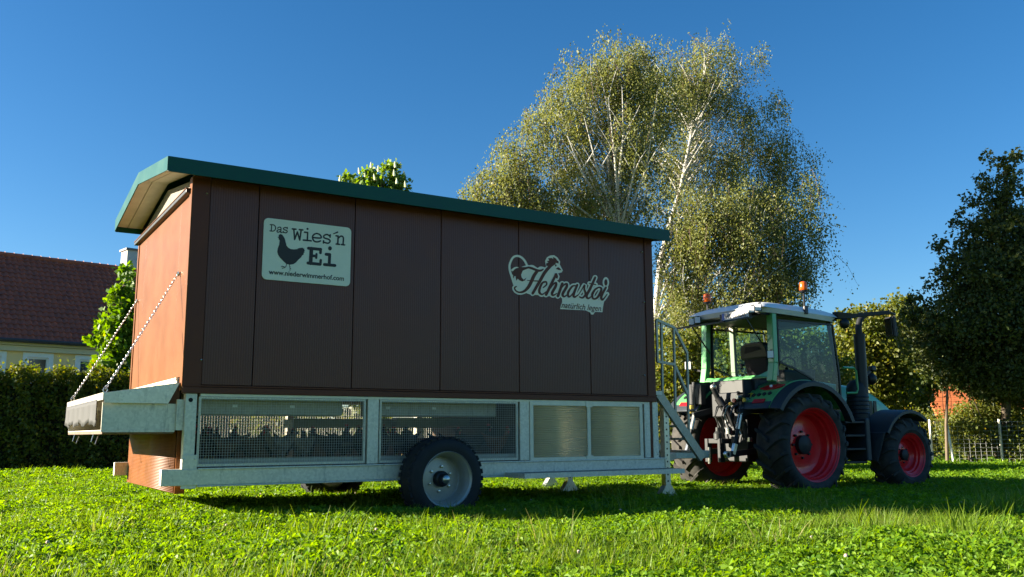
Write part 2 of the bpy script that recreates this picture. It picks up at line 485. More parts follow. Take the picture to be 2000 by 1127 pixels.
# roof: two sloping sheets, upright fascias, soffit boards
X0, X1 = -.29, 6.19
roof = MB()
for (ya, za, yb, zb) in ((YN, ZN, YR, ZR), (YR, ZR, YF, ZF)):
    roof.prism([(X0, ya, za), (X0, yb, zb), (X0, yb, zb - .03), (X0, ya, za - .03)], (X1 - X0, 0, 0))
roof.build('roof', green_paint, T)
box('fascia', (X0 - .004, YN - .012, ZN - .145), (X1 + .004, YN - .001, ZN + .012), green_paint, T, bevel=.003)
box('fascia', (X0 - .004, YF + .001, ZF - .145), (X1 + .004, YF + .012, ZF + .012), green_paint, T)
for xa, xb in ((X0 - .012, X0 - .001), (X1 + .001, X1 + .012)):
    f = MB()
    f.prism([(xa, YN - .010, ZN + .010), (xa, YR, ZR + .012), (xa, YR, ZR - .128), (xa, YN - .010, ZN - .135)], (xb - xa, 0, 0))
    f.prism([(xa, YR, ZR + .012), (xa, YF + .010, ZF + .010), (xa, YF + .010, ZF - .135), (xa, YR, ZR - .128)], (xb - xa, 0, 0))
    f.build('gable_fascia', green_paint, T)
for xa, xb in ((X0 + .002, -.15), (-.146, .03), (L, X1 - .002)):
    for (ya, za, yb, zb) in ((YN + .002, ZN, YR - .002, ZR), (YR + .002, ZR, YF - .002, ZF)):
        MB().prism([(xa, ya, za - .034), (xa, yb, zb - .034), (xa, yb, zb - .075), (xa, ya, za - .075)], (xb - xa - .003, 0, 0)).build('soffit_board', soffit_m, T)
box('eave_board', (.03, YN + .004, 3.535), (L, -.004, 3.555), brown_plain, T)
box('eave_board', (.0, .0, 3.518), (L, .06, 3.60), dark_gap, T)
box('back_wall', (.03, W - .06, 1.33), (L, W, 3.58), brown_plain, T)
box('front_wall', (L - .05, .03, 1.33), (L, W, 3.60), brown_plain, T)
box('ceiling_of_cage', (.05, .06, 1.31), (L - .05, W - .06, 1.33), wood2_m, T)
# screws on the side wall
for px, py in ((393, 703), (404, 378), (1258, 590), (1254, 492), (1259, 733)):
    p = onp(px, py, 1, -.012)
    MB().ball((p.x, -.014, p.z), .011, 8, 4).build('wall_screw', chrome_m, T)

# ---- cage frame
def post(x0, x1, y0, y1, z0, z1, m=galv_m): return box('post', (x0, y0, z0), (x1, y1, z1), m, T, bevel=.006)
p0 = post(.035, .145, 0, .10, .40, 1.30)
br = box('foot_bracket', (.028, -.012, .375), (.172, -.0005, .70), galv_m, p0, bevel=.003)
for x, z in ((.05, .66), (.15, .66), (.05, .52), (.15, .42), (.05, .42)):
    MB().lathe((x, -.013, z), [(.001, -.006), (.009, -.005), (.01, 0)], 8).build('bolt', chrome_m, p0)
MB().lathe((.083, -.002, 1.235), [(.001, 0), (.022, 0), (.022, -.001)], 14).build('bolt_hole', dark_gap, p0)
post(1.96, 2.09, 0, .10, .575, 1.30); post(3.925, 4.059, 0, .10, .575, 1.30); post(5.86, 5.955, 0, .10, .575, 1.30)
box('post', (5.958, .005, .58), (6.00, .09, 1.30), brown_plain, T)
p4 = post(6.003, 6.095, 0, .10, .49, 1.30)
for z in (.62, .80, 1.12):
    MB().lathe((6.07, -.001, z), [(.001, -.006), (.008, -.005), (.009, 0)], 8).build('bolt', chrome_m, p4)
for x in (.05, 2.0, 3.95, 5.95): post(x, x + .09, W - .16, W - .06, .40, 1.31)
r = MB(); r.box((-.16, -.02, .405), (6.17, .06, .565)); r.box((.18, -.035, .553), (6.2, -.021, .572)); r.box((.18, -.030, .388), (6.18, .055, .404))
r.build('bottom_rail', galv_m, T, bevel=.006)
box('bottom_rail', (-.16, W - .2, .405), (6.17, W - .12, .565), galv_m, T, bevel=.006)
for x in (.16, 2.6, 4.0, 6.0): box('cross_member', (x, .061, .41), (x + .08, W - .201, .50), galv_dirty, T)
box('far_kick_board', (.15, W - .15, .531), (5.9, W - .13, .76), wood2_m, T)
box('cage_floor', (.10, .10, .505), (5.95, W - .20, .53), straw_m, T)
box('top_strip', (.175, -.004, 1.272), (5.86, .02, 1.298), alu_m, T)
box('kick_plate', (.18, .06, .575), (3.92, .075, .655), galv_dirty, T)
# wire mesh: two near bays, the whole far side
def wire_mesh(x0, x1, z0, z1, y, pitch, w, frame=True):
    mb = MB(); n = int((x1 - x0) / pitch)
    for i in range(n + 1):
        x = x0 + (x1 - x0) * i / n; mb.box((x - w, y - w, z0), (x + w, y + w, z1))
    k = int((z1 - z0) / pitch)
    for j in range(k + 1):
        z = z0 + (z1 - z0) * j / k; mb.box((x0, y - 3 * w, z - w), (x1, y - w * 1.02, z + w))
    return mb.build('wire_mesh', wire_m, T, kind='stuff')
for (a, b) in ((.165, 1.935), (2.10, 3.895)):
    fr = MB()
    fr.box((a, .0, .585), (a + .022, .022, 1.27)).box((b - .022, .0, .585), (b, .022, 1.27)).box((a + .022, .0, .585), (b - .022, .022, .607)).box((a + .022, 0, 1.25), (b - .022, .022, 1.27))
    fr.build('mesh_frame', galv_m, T)
    wire_mesh(a + .01, b - .01, .585, 1.268, -.004, .0262, .0011)
wire_mesh(.2, 5.9, .56, 1.29, W - .1, .035, .0026)
# manure troughs and boards hanging inside
for a, b in ((.20, 1.75), (2.12, 3.72)):
    box('hanging_trough', (a, .22, 1.095), (b, .62, 1.275), galv_dirty, T, bevel=.01)
for x, z in ((.55, 1.19), (1.16, 1.19), (2.27, 1.19), (2.85, 1.19)):
    box('trough_label', (x, .214, z - .015), (x + .05, .2195, z + .012), white_m, T)
box('hanging_trough', (1.62, 1.5, .975), (3.7, 1.9, 1.08), galv_dirty, T)
box('hanging_trough', (2.9, 1.3, 1.0), (5.0, 1.45, 1.10), galv_dirty, T)
for y, z in ((1.0, .78), (1.75, .80), (2.3, .82)):
    beam('perch', (.2, y, z), (3.9, y, z), .04, .04, wood2_m, T)
box('bay_divider', (3.95, .12, .53), (3.98, 2.4, 1.30), wood2_m, T)
# right bay: two translucent ribbed sheets in an aluminium frame
F0, F1, Z0, Z1 = 4.062, 5.822, .555, 1.282
fm = MB(); t = .05
fm.box((F0, -.012, Z0), (F1, .02, Z0 + t)).box((F0, -.012, Z1 - t), (F1, .02, Z1)).box((F0, -.012, Z0 + t), (F0 + t, .02, Z1 - t)).box((F1 - t, -.012, Z0 + t), (F1, .02, Z1 - t)).box((4.925, -.010, Z0 + t), (4.975, .02, Z1 - t))
fm.build('sheet_frame', alu_m, T, bevel=.003)
for z in (Z0 + .03, Z1 - .03): box('frame_plate', (4.90, -.018, z - .035), (5.0, -.0125, z + .035), alu_m, T)
poly_m = mat('ribbed_polycarbonate', (.92, .74, .46), .35, trans=.5, ior=1.25, noise=.06, nscale=3)
for a, b in ((F0 + t, 4.925), (4.975, F1 - t)):
    k = 28; prof = []
    mb = MB()
    mb.grid(lambda u, v: (a + (b - a) * u, .006 + .006 * math.sin(v * k * 2 * math.pi), Z0 + t + (Z1 - Z0 - 2 * t) * v), 1, k * 6)
    mb.build('ribbed_sheet', poly_m, T, solid=.002)
# things stacked behind the sheets: a feed bin and a board, seen as soft shapes
box('feed_bin', (5.2, .45, .53), (5.65, .9, 1.15), galv_dirty, T)
box('feed_hopper', (4.35, 1.2, .53), (4.75, 1.6, 1.05), wood_m, T)

# ---- egg side: lower ribbed gable panel, hood on chains, tray
mb = MB(); k = 42
mb.grid(lambda u, v: (.0 - .004 * abs(math.sin(u * k * math.pi)), .175 + (2.895 - .175) * v, .325 + (.985 - .325) * u), k * 4, 1)
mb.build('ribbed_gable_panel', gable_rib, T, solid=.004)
box('panel_edge', (.004, .150, .32), (.10, .172, 1.0), gable_lit_brown, T)
box('panel_back', (.012, .18, .33), (.03, 2.89, 1.46), dark_gap, T)
h = MB(); h.box((-.03, .19, 1.435), (-.002, W, 1.462)); h.box((-.022, .19, 1.405), (-.002, W, 1.431))
h.build('hinge_strip', alu_m, T)
XO = -.70; YA, YB = .045, 3.10
top = MB().prism([(XO, YA, 1.288), (XO, YB, 1.288), (-.02, YB, 1.40), (-.02, YA, 1.40)], (0, 0, .006))
hood = top.build('hood', galv_new, T)
MB().prism([(XO, YA - .004, 1.292), (-.02, YA - .004, 1.405), (-.12, YA - .004, 1.198), (XO, YA - .004, 1.198)], (0, -.003, 0)).build('hood_cheek', galv_new, hood)
MB().prism([(XO, YB + .004, 1.292), (-.02, YB + .004, 1.405), (-.12, YB + .004, 1.20), (XO, YB + .004, 1.20)], (0, .003, 0)).build('hood_cheek', galv_new, hood)
box('hood_lip', (XO - .012, YA - .006, 1.228), (XO - .001, YB + .006, 1.296), galv_new, hood)
cur_m = mat('grey_rubber_curtain', (.035, .035, .034), .7, noise=.3, nscale=9)
def curt(u, v):
    y = .42 + (YB - .42) * u
    ln = .235 + .02 * math.sin(u * 23) + .012 * math.sin(u * 51) - (.04 if u < .03 else 0)
    return (XO - .016 + .012 * math.sin(u * 37) * v + .006 * math.sin(u * 90) * v, y, 1.240 - ln * v)
MB().grid(curt, 60, 5).build('curtain', cur_m, hood, solid=.004)
tr = MB()
tr.box((-.69, .085, .945), (-.035, .095, 1.198)).box((-.69, YB - .1, .945), (-.035, YB - .09, 1.198)).box((-.69, .096, .935), (-.035, YB - .101, .944)).box((-.045, .096, .945), (-.036, YB - .101, 1.19))
tr.box((-.705, .082, .925), (-.691, .1, 1.204)); tr.box((-.69, .078, .922), (-.04, .0845, .944))
tray = tr.build('egg_tray', galv_m, T)
box('tray_bracket', (-.034, .05, .94), (.034, .10, 1.24), galv_m, tray)
box('tray_floor_board', (-.69, .12, .905), (-.04, YB - .12, .932), wood2_m, tray)
for y in (.75, 2.35):
    MB().tube([(-.68, y, .925), (-.70, y, .83), (-.66, y + .03, .80), (-.62, y + .12, .90), (-.6, y + .13, .92)], .006, 6).build('wire_hook', chrome_m, tray)
def chain(p, q, n):
    """oval links, every second one turned by a quarter, joined into one hanging chain"""
    p, q = Vector(p), Vector(q); d = (q - p); ln = d.length; d.normalize()
    side = d.cross(Vector((0, 1, 0))).normalized(); oth = d.cross(side)
    mb = MB(); step = ln / n
    for i in range(n):
        c = p + d * step * (i + .5) - Vector((0, 0, .012 * math.sin(math.pi * (i + .5) / n)))
        e = side if i % 2 else oth; nn = 8
        pts = [c + d * (step * .78) * math.cos(2 * math.pi * j / nn) * .9 + e * (step * .36) * math.sin(2 * math.pi * j / nn) for j in range(nn + 1)]
        mb.tube(pts, .0034, 5, caps=False)
    return mb.build('chain', chrome_m, T)
for a, b, n in (((-.69, .09, 1.33), (-.02, .41, 2.555), 62), ((-.69, 2.78, 1.335), (-.02, 2.90, 2.585), 62)):
    c = chain(a, b, n)
    MB().lathe((b[0], b[1], b[2]), [(.02, -.012), (.03, 0), (.02, .012), (.012, 0)], 10, 'x', close=True).build('eye_bolt', chrome_m, c)
    MB().tube([(a[0], a[1], a[2] - .05), (a[0] - .02, a[1], a[2] - .01), (a[0], a[1], a[2] + .03), (a[0] + .02, a[1], a[2] - .01), (a[0], a[1], a[2] - .05)], .006, 6).build('shackle', chrome_m, c)

# ---- running gear: wheels, jack legs, drawbar, platform, stairs
def trailer_wheel(y, sgn):
    """axis along y; sgn -1: outer face towards the camera"""
    c = (2.765, y, .40); Rt = .455; w = .32
    root = MB()
    prof = [(.30, 0), (.345, -.012), (.40, -.005), (.435, .03), (Rt - .005, .055), (Rt, .09), (Rt, w - .09), (Rt - .005, w - .055), (.435, w - .03), (.40, w + .005), (.345, w + .012), (.30, w)]
    prof = [(r, -sgn * o if sgn > 0 else o) for r, o in prof]
    root.lathe(c, prof, 64)
    for i in range(36):                          # shoulder blocks
        an = 2 * math.pi * i / 36
        for o in (.03, w - .09):
            for da in (0,):
                a2 = an + (.06 if o > .1 else 0)
                p = Vector((math.cos(a2), 0, math.sin(a2))); yy = y + (o if sgn < 0 else -o)
                q = y + ((o + .06) if sgn < 0 else -(o + .06))
                cc = Vector((c[0], 0, c[2]))
                root.beam(cc + p * (Rt - .004) + Vector((0, yy, 0)), cc + p * (Rt - .004) + Vector((0, q, 0)), .05, .022, up=p)
    wh = root.build('wheel', rubber_m, T)
    d = 1 if sgn < 0 else -1
    rp = [(.302, -.004), (.312, .004), (.304, .02), (.285, .03), (.278, .05), (.262, .07), (.255, .12), (.250, .2), (.235, .215), (.15, .20), (.085, .195), (.001, .195)]
    MB().lathe(c, [(r, d * o) for r, o in rp], 48).build('rim', rim_grey, wh)
    hub = MB().lathe(c, [(.088, d * .194), (.088, d * .14), (.078, d * .125), (.062, d * .12), (.06, d * .08), (.045, d * .06), (.001, d * .058)], 24).build('hub', hub_m, wh)
    MB().lathe(c, [(.044, d * .06), (.044, d * .03), (.03, d * .018), (.001, d * .016)], 16).build('hub_cap', chrome_m, hub)
    for i in range(6):
        an = 2 * math.pi * i / 6 + .4
        MB().lathe((c[0] + .135 * math.cos(an), y, c[2] + .135 * math.sin(an)), [(.017, d * .2), (.016, d * .175), (.001, d * .172)], 6).build('wheel_nut', chrome_m, wh)
trailer_wheel(-.36, -1)
trailer_wheel(W + .30, 1)
beam('axle', (2.765, -.1, .40), (2.765, W + .1, .40), .09, .09, hub_m, T)
perf = galv_new
def jack(x, y, ztop, zf):
    j = box('jack_leg', (x - .045, y - .045, zf + .10), (x + .045, y + .045, ztop), perf, T, bevel=.004)
    for i in range(int((ztop - zf - .25) / .085)):
        MB().lathe((x - .005, y - .0455, zf + .2 + i * .085), [(.001, -.0005), (.013, -.0005), (.013, .001)], 10).build('peg_hole', dark_gap, j)
    MB().prism([(x - .15, y - .05, zf), (x + .15, y - .05, zf), (x + .05, y - .05, zf + .14), (x - .05, y - .05, zf + .14)], (0, .1, 0)).build('jack_foot', perf, j)
    box('foot_plate', (x - .17, y - .09, zf - .012), (x + .17, y + .09, zf), perf, j)
jack(6.31, .125, 1.30, .06)
jack(6.0, 1.95, .52, .05)
jack(6.31, 2.9, 1.30, .05)
# step platform along the right bay: pressed grating in an angle frame
pf = MB(); pf.box((3.70, -.455, .385), (6.12, -.44, .442)).box((3.70, -.04, .385), (6.12, -.025, .442)).box((3.70, -.44, .385), (3.715, -.04, .442)).box((6.105, -.44, .385), (6.12, -.04, .442))
plat = pf.build('platform_frame', galv_m, T)
gr = MB()
for i in range(40): gr.box((3.72 + i * .0598, -.438, .412), (3.732 + i * .0598, -.041, .44))
for j in range(9): gr.box((3.716, -.42 + j * .045, .425), (6.104, -.412 + j * .045, .439))
gr.build('grating', galv_dirty, plat, kind='stuff')
for x in (3.9, 5.0, 6.0): beam('platform_bracket', (x, -.43, .40), (x, .05, .42), .04, .04, galv_m, plat)
box('drawbar', (6.17, 1.42, .50), (8.35, 1.64, .62), galv_m, T, bevel=.01)
beam('drawbar_brace', (6.17, .25, .50), (7.6, 1.42, .55), .09, .10, galv_m, T)
beam('drawbar_brace', (6.17, 2.8, .50), (7.6, 1.64, .55), .09, .10, galv_m, T)
# stairs down from the front door
st = thing  # (stairs are bolted to the coop: part)
sy0, sy1 = .08, .88
sa = Vector((6.17, 0, 1.42)); sb = Vector((6.93, 0, .55))
s1 = beam('stringer', (sa.x, sy0, sa.z), (sb.x, sy0, sb.z), .05, .12, galv_dark, T)
beam('stringer', (sa.x, sy1, sa.z), (sb.x, sy1, sb.z), .05, .12, galv_dark, T)
for i in range(5):
    f = (i + .5) / 5; p = sa.lerp(sb, f)
    box('stair_tread', (p.x - .1, sy0 + .026, p.z - .015), (p.x + .12, sy1 - .026, p.z + .015), galv_dirty, T)
box('landing', (L + .001, sy0 - .03, 1.40), (6.22, sy1 + .03, 1.45), galv_m, T)
w = .034
for y in (sy0, sy1):
    rl = MB()
    A, B, C_, D = Vector((6.20, y, 2.40)), Vector((6.26, y, 2.395)), Vector((6.50, y, 2.33)), Vector((6.72, y, 1.985))
    v = w * .84; rl.beam((6.18, y, 1.84), (6.18, y, 2.42), v, v)
    rl.beam((6.18, y, 2.42), C_, w, w).beam(C_, D, w, w).beam(D, (6.70, y, .80), v, v)
    rl.beam((6.18, y, 1.85), (6.49, y, 1.82), w, w).beam((6.49, y, 1.80), (6.70, y, 1.42), w, w)
    rl.beam((6.27, y, 2.40), (6.25, y, 1.36), v, v).beam((6.49, y, 2.33), (6.47, y, 1.06), v, v)
    rl.build('stair_railing', galv_dark, T)

# ---- signs on the wall
def zs(zx, zy):                                  # enlarged view of the meadow-egg sign -> wall plane
    p = onp(505 + zx / 7.774, 420 + zy / 7.774, 1, 0); return p.x, p.z
sign_white = mat('pale_sign_sheet', (.74, .72, .58), .5, noise=.05, nscale=5)
sign_ink = mat('dark_brown_print', (.030, .024, .022), .55)
sx0, sx1, sz0, sz1 = .735, 1.712, 2.502, 3.163
rr = .05; pts = []
for cx, cz, a0 in ((sx1 - rr, sz1 - rr, 0), (sx0 + rr, sz1 - rr, 90), (sx0 + rr, sz0 + rr, 180), (sx1 - rr, sz0 + rr, 270)):
    for i in range(6): pts.append((cx + rr * math.cos(R(a0 + i * 18)), -.003, cz + rr * math.sin(R(a0 + i * 18))))
sg = MB().prism(pts, (0, -.012, 0)).build('sign_board', sign_white, T, label='white rounded egg sign with dark hen silhouette')
def inkz(conv, y):
    def fn(u, v, z):
        X, Z = conv(u, v); return (X, y - z, Z)
    return fn
k = Ink(inkz(zs, -.0156))
# Das
w = 17
k.stroke([(170, 150), (222, 155), (250, 185), (246, 225), (215, 248), (165, 245)], w); k.stroke([(193, 152), (186, 246)], w, False)
k.stroke([(280, 205), (305, 188), (330, 195), (334, 220), (330, 268), (345, 270)], w); k.stroke([(332, 226), (295, 228), (272, 248), (290, 266), (330, 248)], w)
k.stroke([(428, 205), (400, 193), (372, 205), (380, 226), (415, 238), (428, 258), (405, 275), (365, 264)], w); k.stroke([(428, 192), (428, 212)], w, False); k.stroke([(366, 252), (364, 272)], w, False)
# Wies'n
w = 24
k.stroke([(505, 215), (560, 220)], w, False); k.stroke([(612, 226), (664, 231)], w, False)
k.stroke([(528, 216), (540, 375), (582, 262), (618, 383), (640, 228)], w, False)
k.stroke([(690, 265), (738, 270), (732, 392)], w, False); k.stroke([(672, 384), (792, 396)], w, False); k.disc((736, 215), 17)
k.stroke([(812, 345), (938, 352), (925, 305), (872, 285), (825, 308), (812, 352), (838, 400), (885, 412), (932, 398)], w)
k.stroke([(1078, 325), (1030, 300), (985, 318), (990, 350), (1060, 375), (1078, 405), (1045, 432), (978, 415)], w); k.stroke([(1080, 305), (1078, 340)], w, False); k.stroke([(980, 395), (976, 428)], w, False)
k.stroke([(1128, 290), (1190, 265)], [14, 24], False)
k.stroke([(1168, 320), (1200, 324), (1194, 448)], w, False); k.stroke([(1172, 444), (1222, 450)], w, False); k.stroke([(1198, 360), (1240, 325), (1272, 335), (1280, 370), (1274, 455)], w); k.stroke([(1250, 452), (1298, 458)], w, False)
# Ei, heavy
w = 46
k.stroke([(750, 508), (930, 525)], w, False); k.stroke([(936, 522), (932, 578)], w * .9, False)
k.stroke([(795, 515), (782, 735)], w * 1.25, False); k.stroke([(742, 732), (925, 752)], w, False); k.stroke([(936, 690), (930, 750)], w * .85, False)
k.stroke([(800, 622), (866, 626)], w * .9, False); k.stroke([(872, 596), (868, 655)], w * .75, False)
k.stroke([(1018, 600), (1072, 604), (1064, 760)], w, False); k.stroke([(992, 755), (1150, 770)], w, False); k.disc((1076, 510), 29, 33)
# hen silhouette
k.poly([(326, 292), (352, 302), (372, 330), (392, 365), (405, 420), (418, 470), (445, 500), (480, 520), (530, 526), (575, 522), (600, 508), (630, 502), (668, 500), (672, 512), (690, 514), (684, 530), (698, 543), (684, 556), (694, 566), (676, 580), (678, 600), (650, 622), (640, 645), (600, 680), (560, 725), (520, 750), (470, 758), (415, 748), (370, 705), (320, 655), (290, 610), (276, 560), (284, 510), (305, 455), (315, 385), (300, 378), (297, 350), (280, 346), (298, 330), (300, 306)])
k.stroke([(418, 750), (400, 795), (350, 815)], 10); k.stroke([(400, 795), (335, 788)], 8, False); k.stroke([(400, 795), (345, 775)], 6, False)
k.stroke([(460, 755), (468, 800), (470, 848)], 9); k.stroke([(466, 795), (486, 825)], 8, False); k.stroke([(466, 780), (478, 786)], 6, False)
k.build('sign_print', sign_ink, sg)
x0, z0 = zs(148, 898); x1, z1 = zs(1292, 1003)
text('sign_lettering', 'www.niederwimmerhof.com', .072, sign_ink, sg, (x0, -.0165, z0), (x1 - x0, 0, z1 - z0), (0, 0, 1), bold=.0018, width=math.hypot(x1 - x0, z1 - z0))

def zl(zx, zy):                                  # enlarged view of the hen logo
    p = onp(985 + zx / 8.668, 490 + zy / 8.668, 1, 0); return p.x, p.z
logo_white = mat('cream_logo_film', (.82, .72, .54), .3, noise=.04, nscale=5)
lw = Ink(inkz(zl, -.0005)); ld = Ink(inkz(zl, -.0036))
lw.stroke([(165, 565), (130, 450), (95, 340), (88, 250), (112, 170), (150, 110), (212, 85), (280, 105), (335, 155), (370, 215), (398, 262), (470, 256), (520, 283), (565, 308), (610, 283), (670, 292)], 36)
lw.stroke([(255, 285), (190, 285), (135, 325)], [8, 26, 40])
lw.poly([(130, 400), (200, 440), (300, 470), (280, 410), (310, 340), (380, 300), (540, 325), (690, 320), (760, 260), (700, 250), (690, 170), (720, 110), (770, 80), (840, 72), (895, 108), (945, 180), (938, 230), (990, 330), (972, 365), (930, 375), (910, 380), (936, 430), (920, 485), (890, 505), (935, 540), (935, 690), (760, 770), (600, 750), (440, 740), (330, 700), (200, 720), (150, 620), (165, 560)])
lw.poly([(975, 770), (1690, 840), (1668, 960), (1660, 1040), (1540, 1032), (1500, 1080), (1465, 1075), (1455, 1045), (1380, 1008), (945, 985), (955, 930), (978, 870)])
letters = [
    ([(300, 305), (400, 282), (470, 298), (560, 332), (620, 332), (655, 312)], [8, 34, 40, 40, 34, 20]),
    ([(560, 335), (500, 420), (450, 530), (400, 620), (330, 685), (250, 702), (190, 672), (172, 625), (200, 605)], [50, 58, 58, 54, 40, 26, 22, 26, 22]),
    ([(850, 212), (770, 265), (680, 370), (600, 510), (478, 720)], [36, 52, 56, 54, 44]),
    ([(385, 498), (480, 508), (600, 512)], [10, 18, 20]),
    ([(655, 622), (712, 572), (702, 526), (640, 545), (595, 640), (592, 705), (640, 738), (705, 690)], [20, 26, 30, 34, 44, 42, 26, 14]),
    ([(872, 400), (800, 545), (705, 742)], [40, 46, 46]),
    ([(765, 655), (830, 562), (872, 545), (865, 600), (805, 715), (825, 752), (885, 720)], [12, 24, 40, 46, 46, 30, 14]),
    ([(978, 555), (905, 765)], [44, 46]),
    ([(925, 690), (1000, 585), (1052, 560), (1052, 610), (985, 730), (1010, 775), (1070, 735)], [12, 24, 40, 46, 46, 30, 14]),
    ([(1215, 590), (1150, 600), (1080, 700), (1082, 772), (1130, 755), (1205, 640)], [18, 30, 42, 36, 22, 12]),
    ([(1232, 578), (1170, 735), (1188, 782), (1245, 745)], [38, 46, 34, 14]),
    ([(1240, 760), (1300, 670), (1355, 578), (1352, 650), (1372, 735), (1320, 795), (1270, 778)], [12, 16, 26, 34, 38, 28, 22]),
    ([(1535, 452), (1450, 640), (1390, 755), (1418, 805), (1490, 755)], [38, 46, 46, 32, 14]),
    ([(1440, 552), (1545, 572)], [18, 18]),
    ([(1600, 615), (1535, 655), (1485, 740), (1500, 808), (1560, 800), (1620, 715), (1640, 640), (1600, 615)], [22, 34, 44, 30, 34, 42, 34, 22]),
    ([(1715, 622), (1640, 765), (1660, 828), (1740, 730)], [36, 46, 32, 12]),
]
for p, wd in letters: lw.stroke(p, [x * .5 + 66 for x in wd])
lw.disc((1718, 535), 56, 92)
for p, wd in letters: ld.stroke(p, wd)
ld.disc((1717, 535), 27, 56)
ld.poly([(145, 430), (165, 340), (205, 295), (258, 275), (390, 275), (420, 290), (380, 308), (310, 335), (280, 400), (290, 450), (325, 488), (375, 452), (345, 500), (300, 520), (255, 498), (225, 470), (200, 505), (190, 445), (215, 392), (168, 430), (150, 470)])
ld.poly([(708, 250), (704, 215), (745, 196), (715, 175), (760, 166), (738, 126), (800, 120), (824, 142), (824, 104), (872, 130), (890, 160), (915, 175), (915, 216), (860, 200), (790, 240), (750, 262)])
ld.disc((868, 248), 14, 18)
ld.poly([(870, 305), (905, 276), (935, 290), (962, 328), (920, 325)])
ld.poly([(850, 380), (890, 378), (908, 430), (900, 470), (874, 466), (868, 430), (840, 470)])
lg = lw.build('logo', logo_white, T, label='cream hen logo with flowing script lettering')
ld.build('logo_script', brown_plain, lg)
x0, z0 = zl(958, 960); x1, z1 = zl(1652, 1026)
text('logo_lettering', 'nat\u00fcrlich legen.', .105, brown_plain, lg, (x0, -.0040, z0), (x1 - x0, 0, z1 - z0), (0, 0, 1), bold=.0012, shear=.28, width=math.hypot(x1 - x0, z1 - z0))

# ------------------------------------------------------------------ tractor (heading +X; its right side faces the camera)
tgreen = mat('tractor_green', (.10, .36, .11), .28, noise=.08, nscale=3, coat=.4)
tgrey = mat('dark_grey_mudguard', (.024, .030, .036), .48, noise=.2, nscale=5, bump=.05, bscale=80)
tdark = mat('dark_chassis', (.014, .0155, .017), .55, noise=.4, nscale=7)
tred = mat('red_wheel_paint', (.75, .014, .018), .3, noise=.12, nscale=5, coat=.3)
panel_grey = mat('light_grey_panel', (.024, .026, .024), .5, noise=.15, nscale=6)
amber = mat('amber_lens', (.85, .14, .01), .18, trans=.25)
redlens = mat('red_lens', (.45, .012, .015), .15)
lens_w = mat('clear_lamp_lens', (.85, .85, .82), .2)
yellow_m = mat('yellow_sticker', (.65, .42, .02), .5)
blue_m = mat('blue_plate_band', (.02, .09, .42), .4)
seat_m = mat('black_seat_cloth', (.025, .02, .022), .85, noise=.2, nscale=20)
beige_m = mat('beige_cab_lining', (.34, .32, .25), .7, noise=.1)
cabglass = glass('cab_glass', (.50, .70, .64))
TX, TZ = 9.67, .70
YN1, YF1 = .42, 3.0
K = thing('tractor', 'green tractor with red wheels and two orange beacons hitched to the coop', 'tractor', (TX, 1.71, 0))
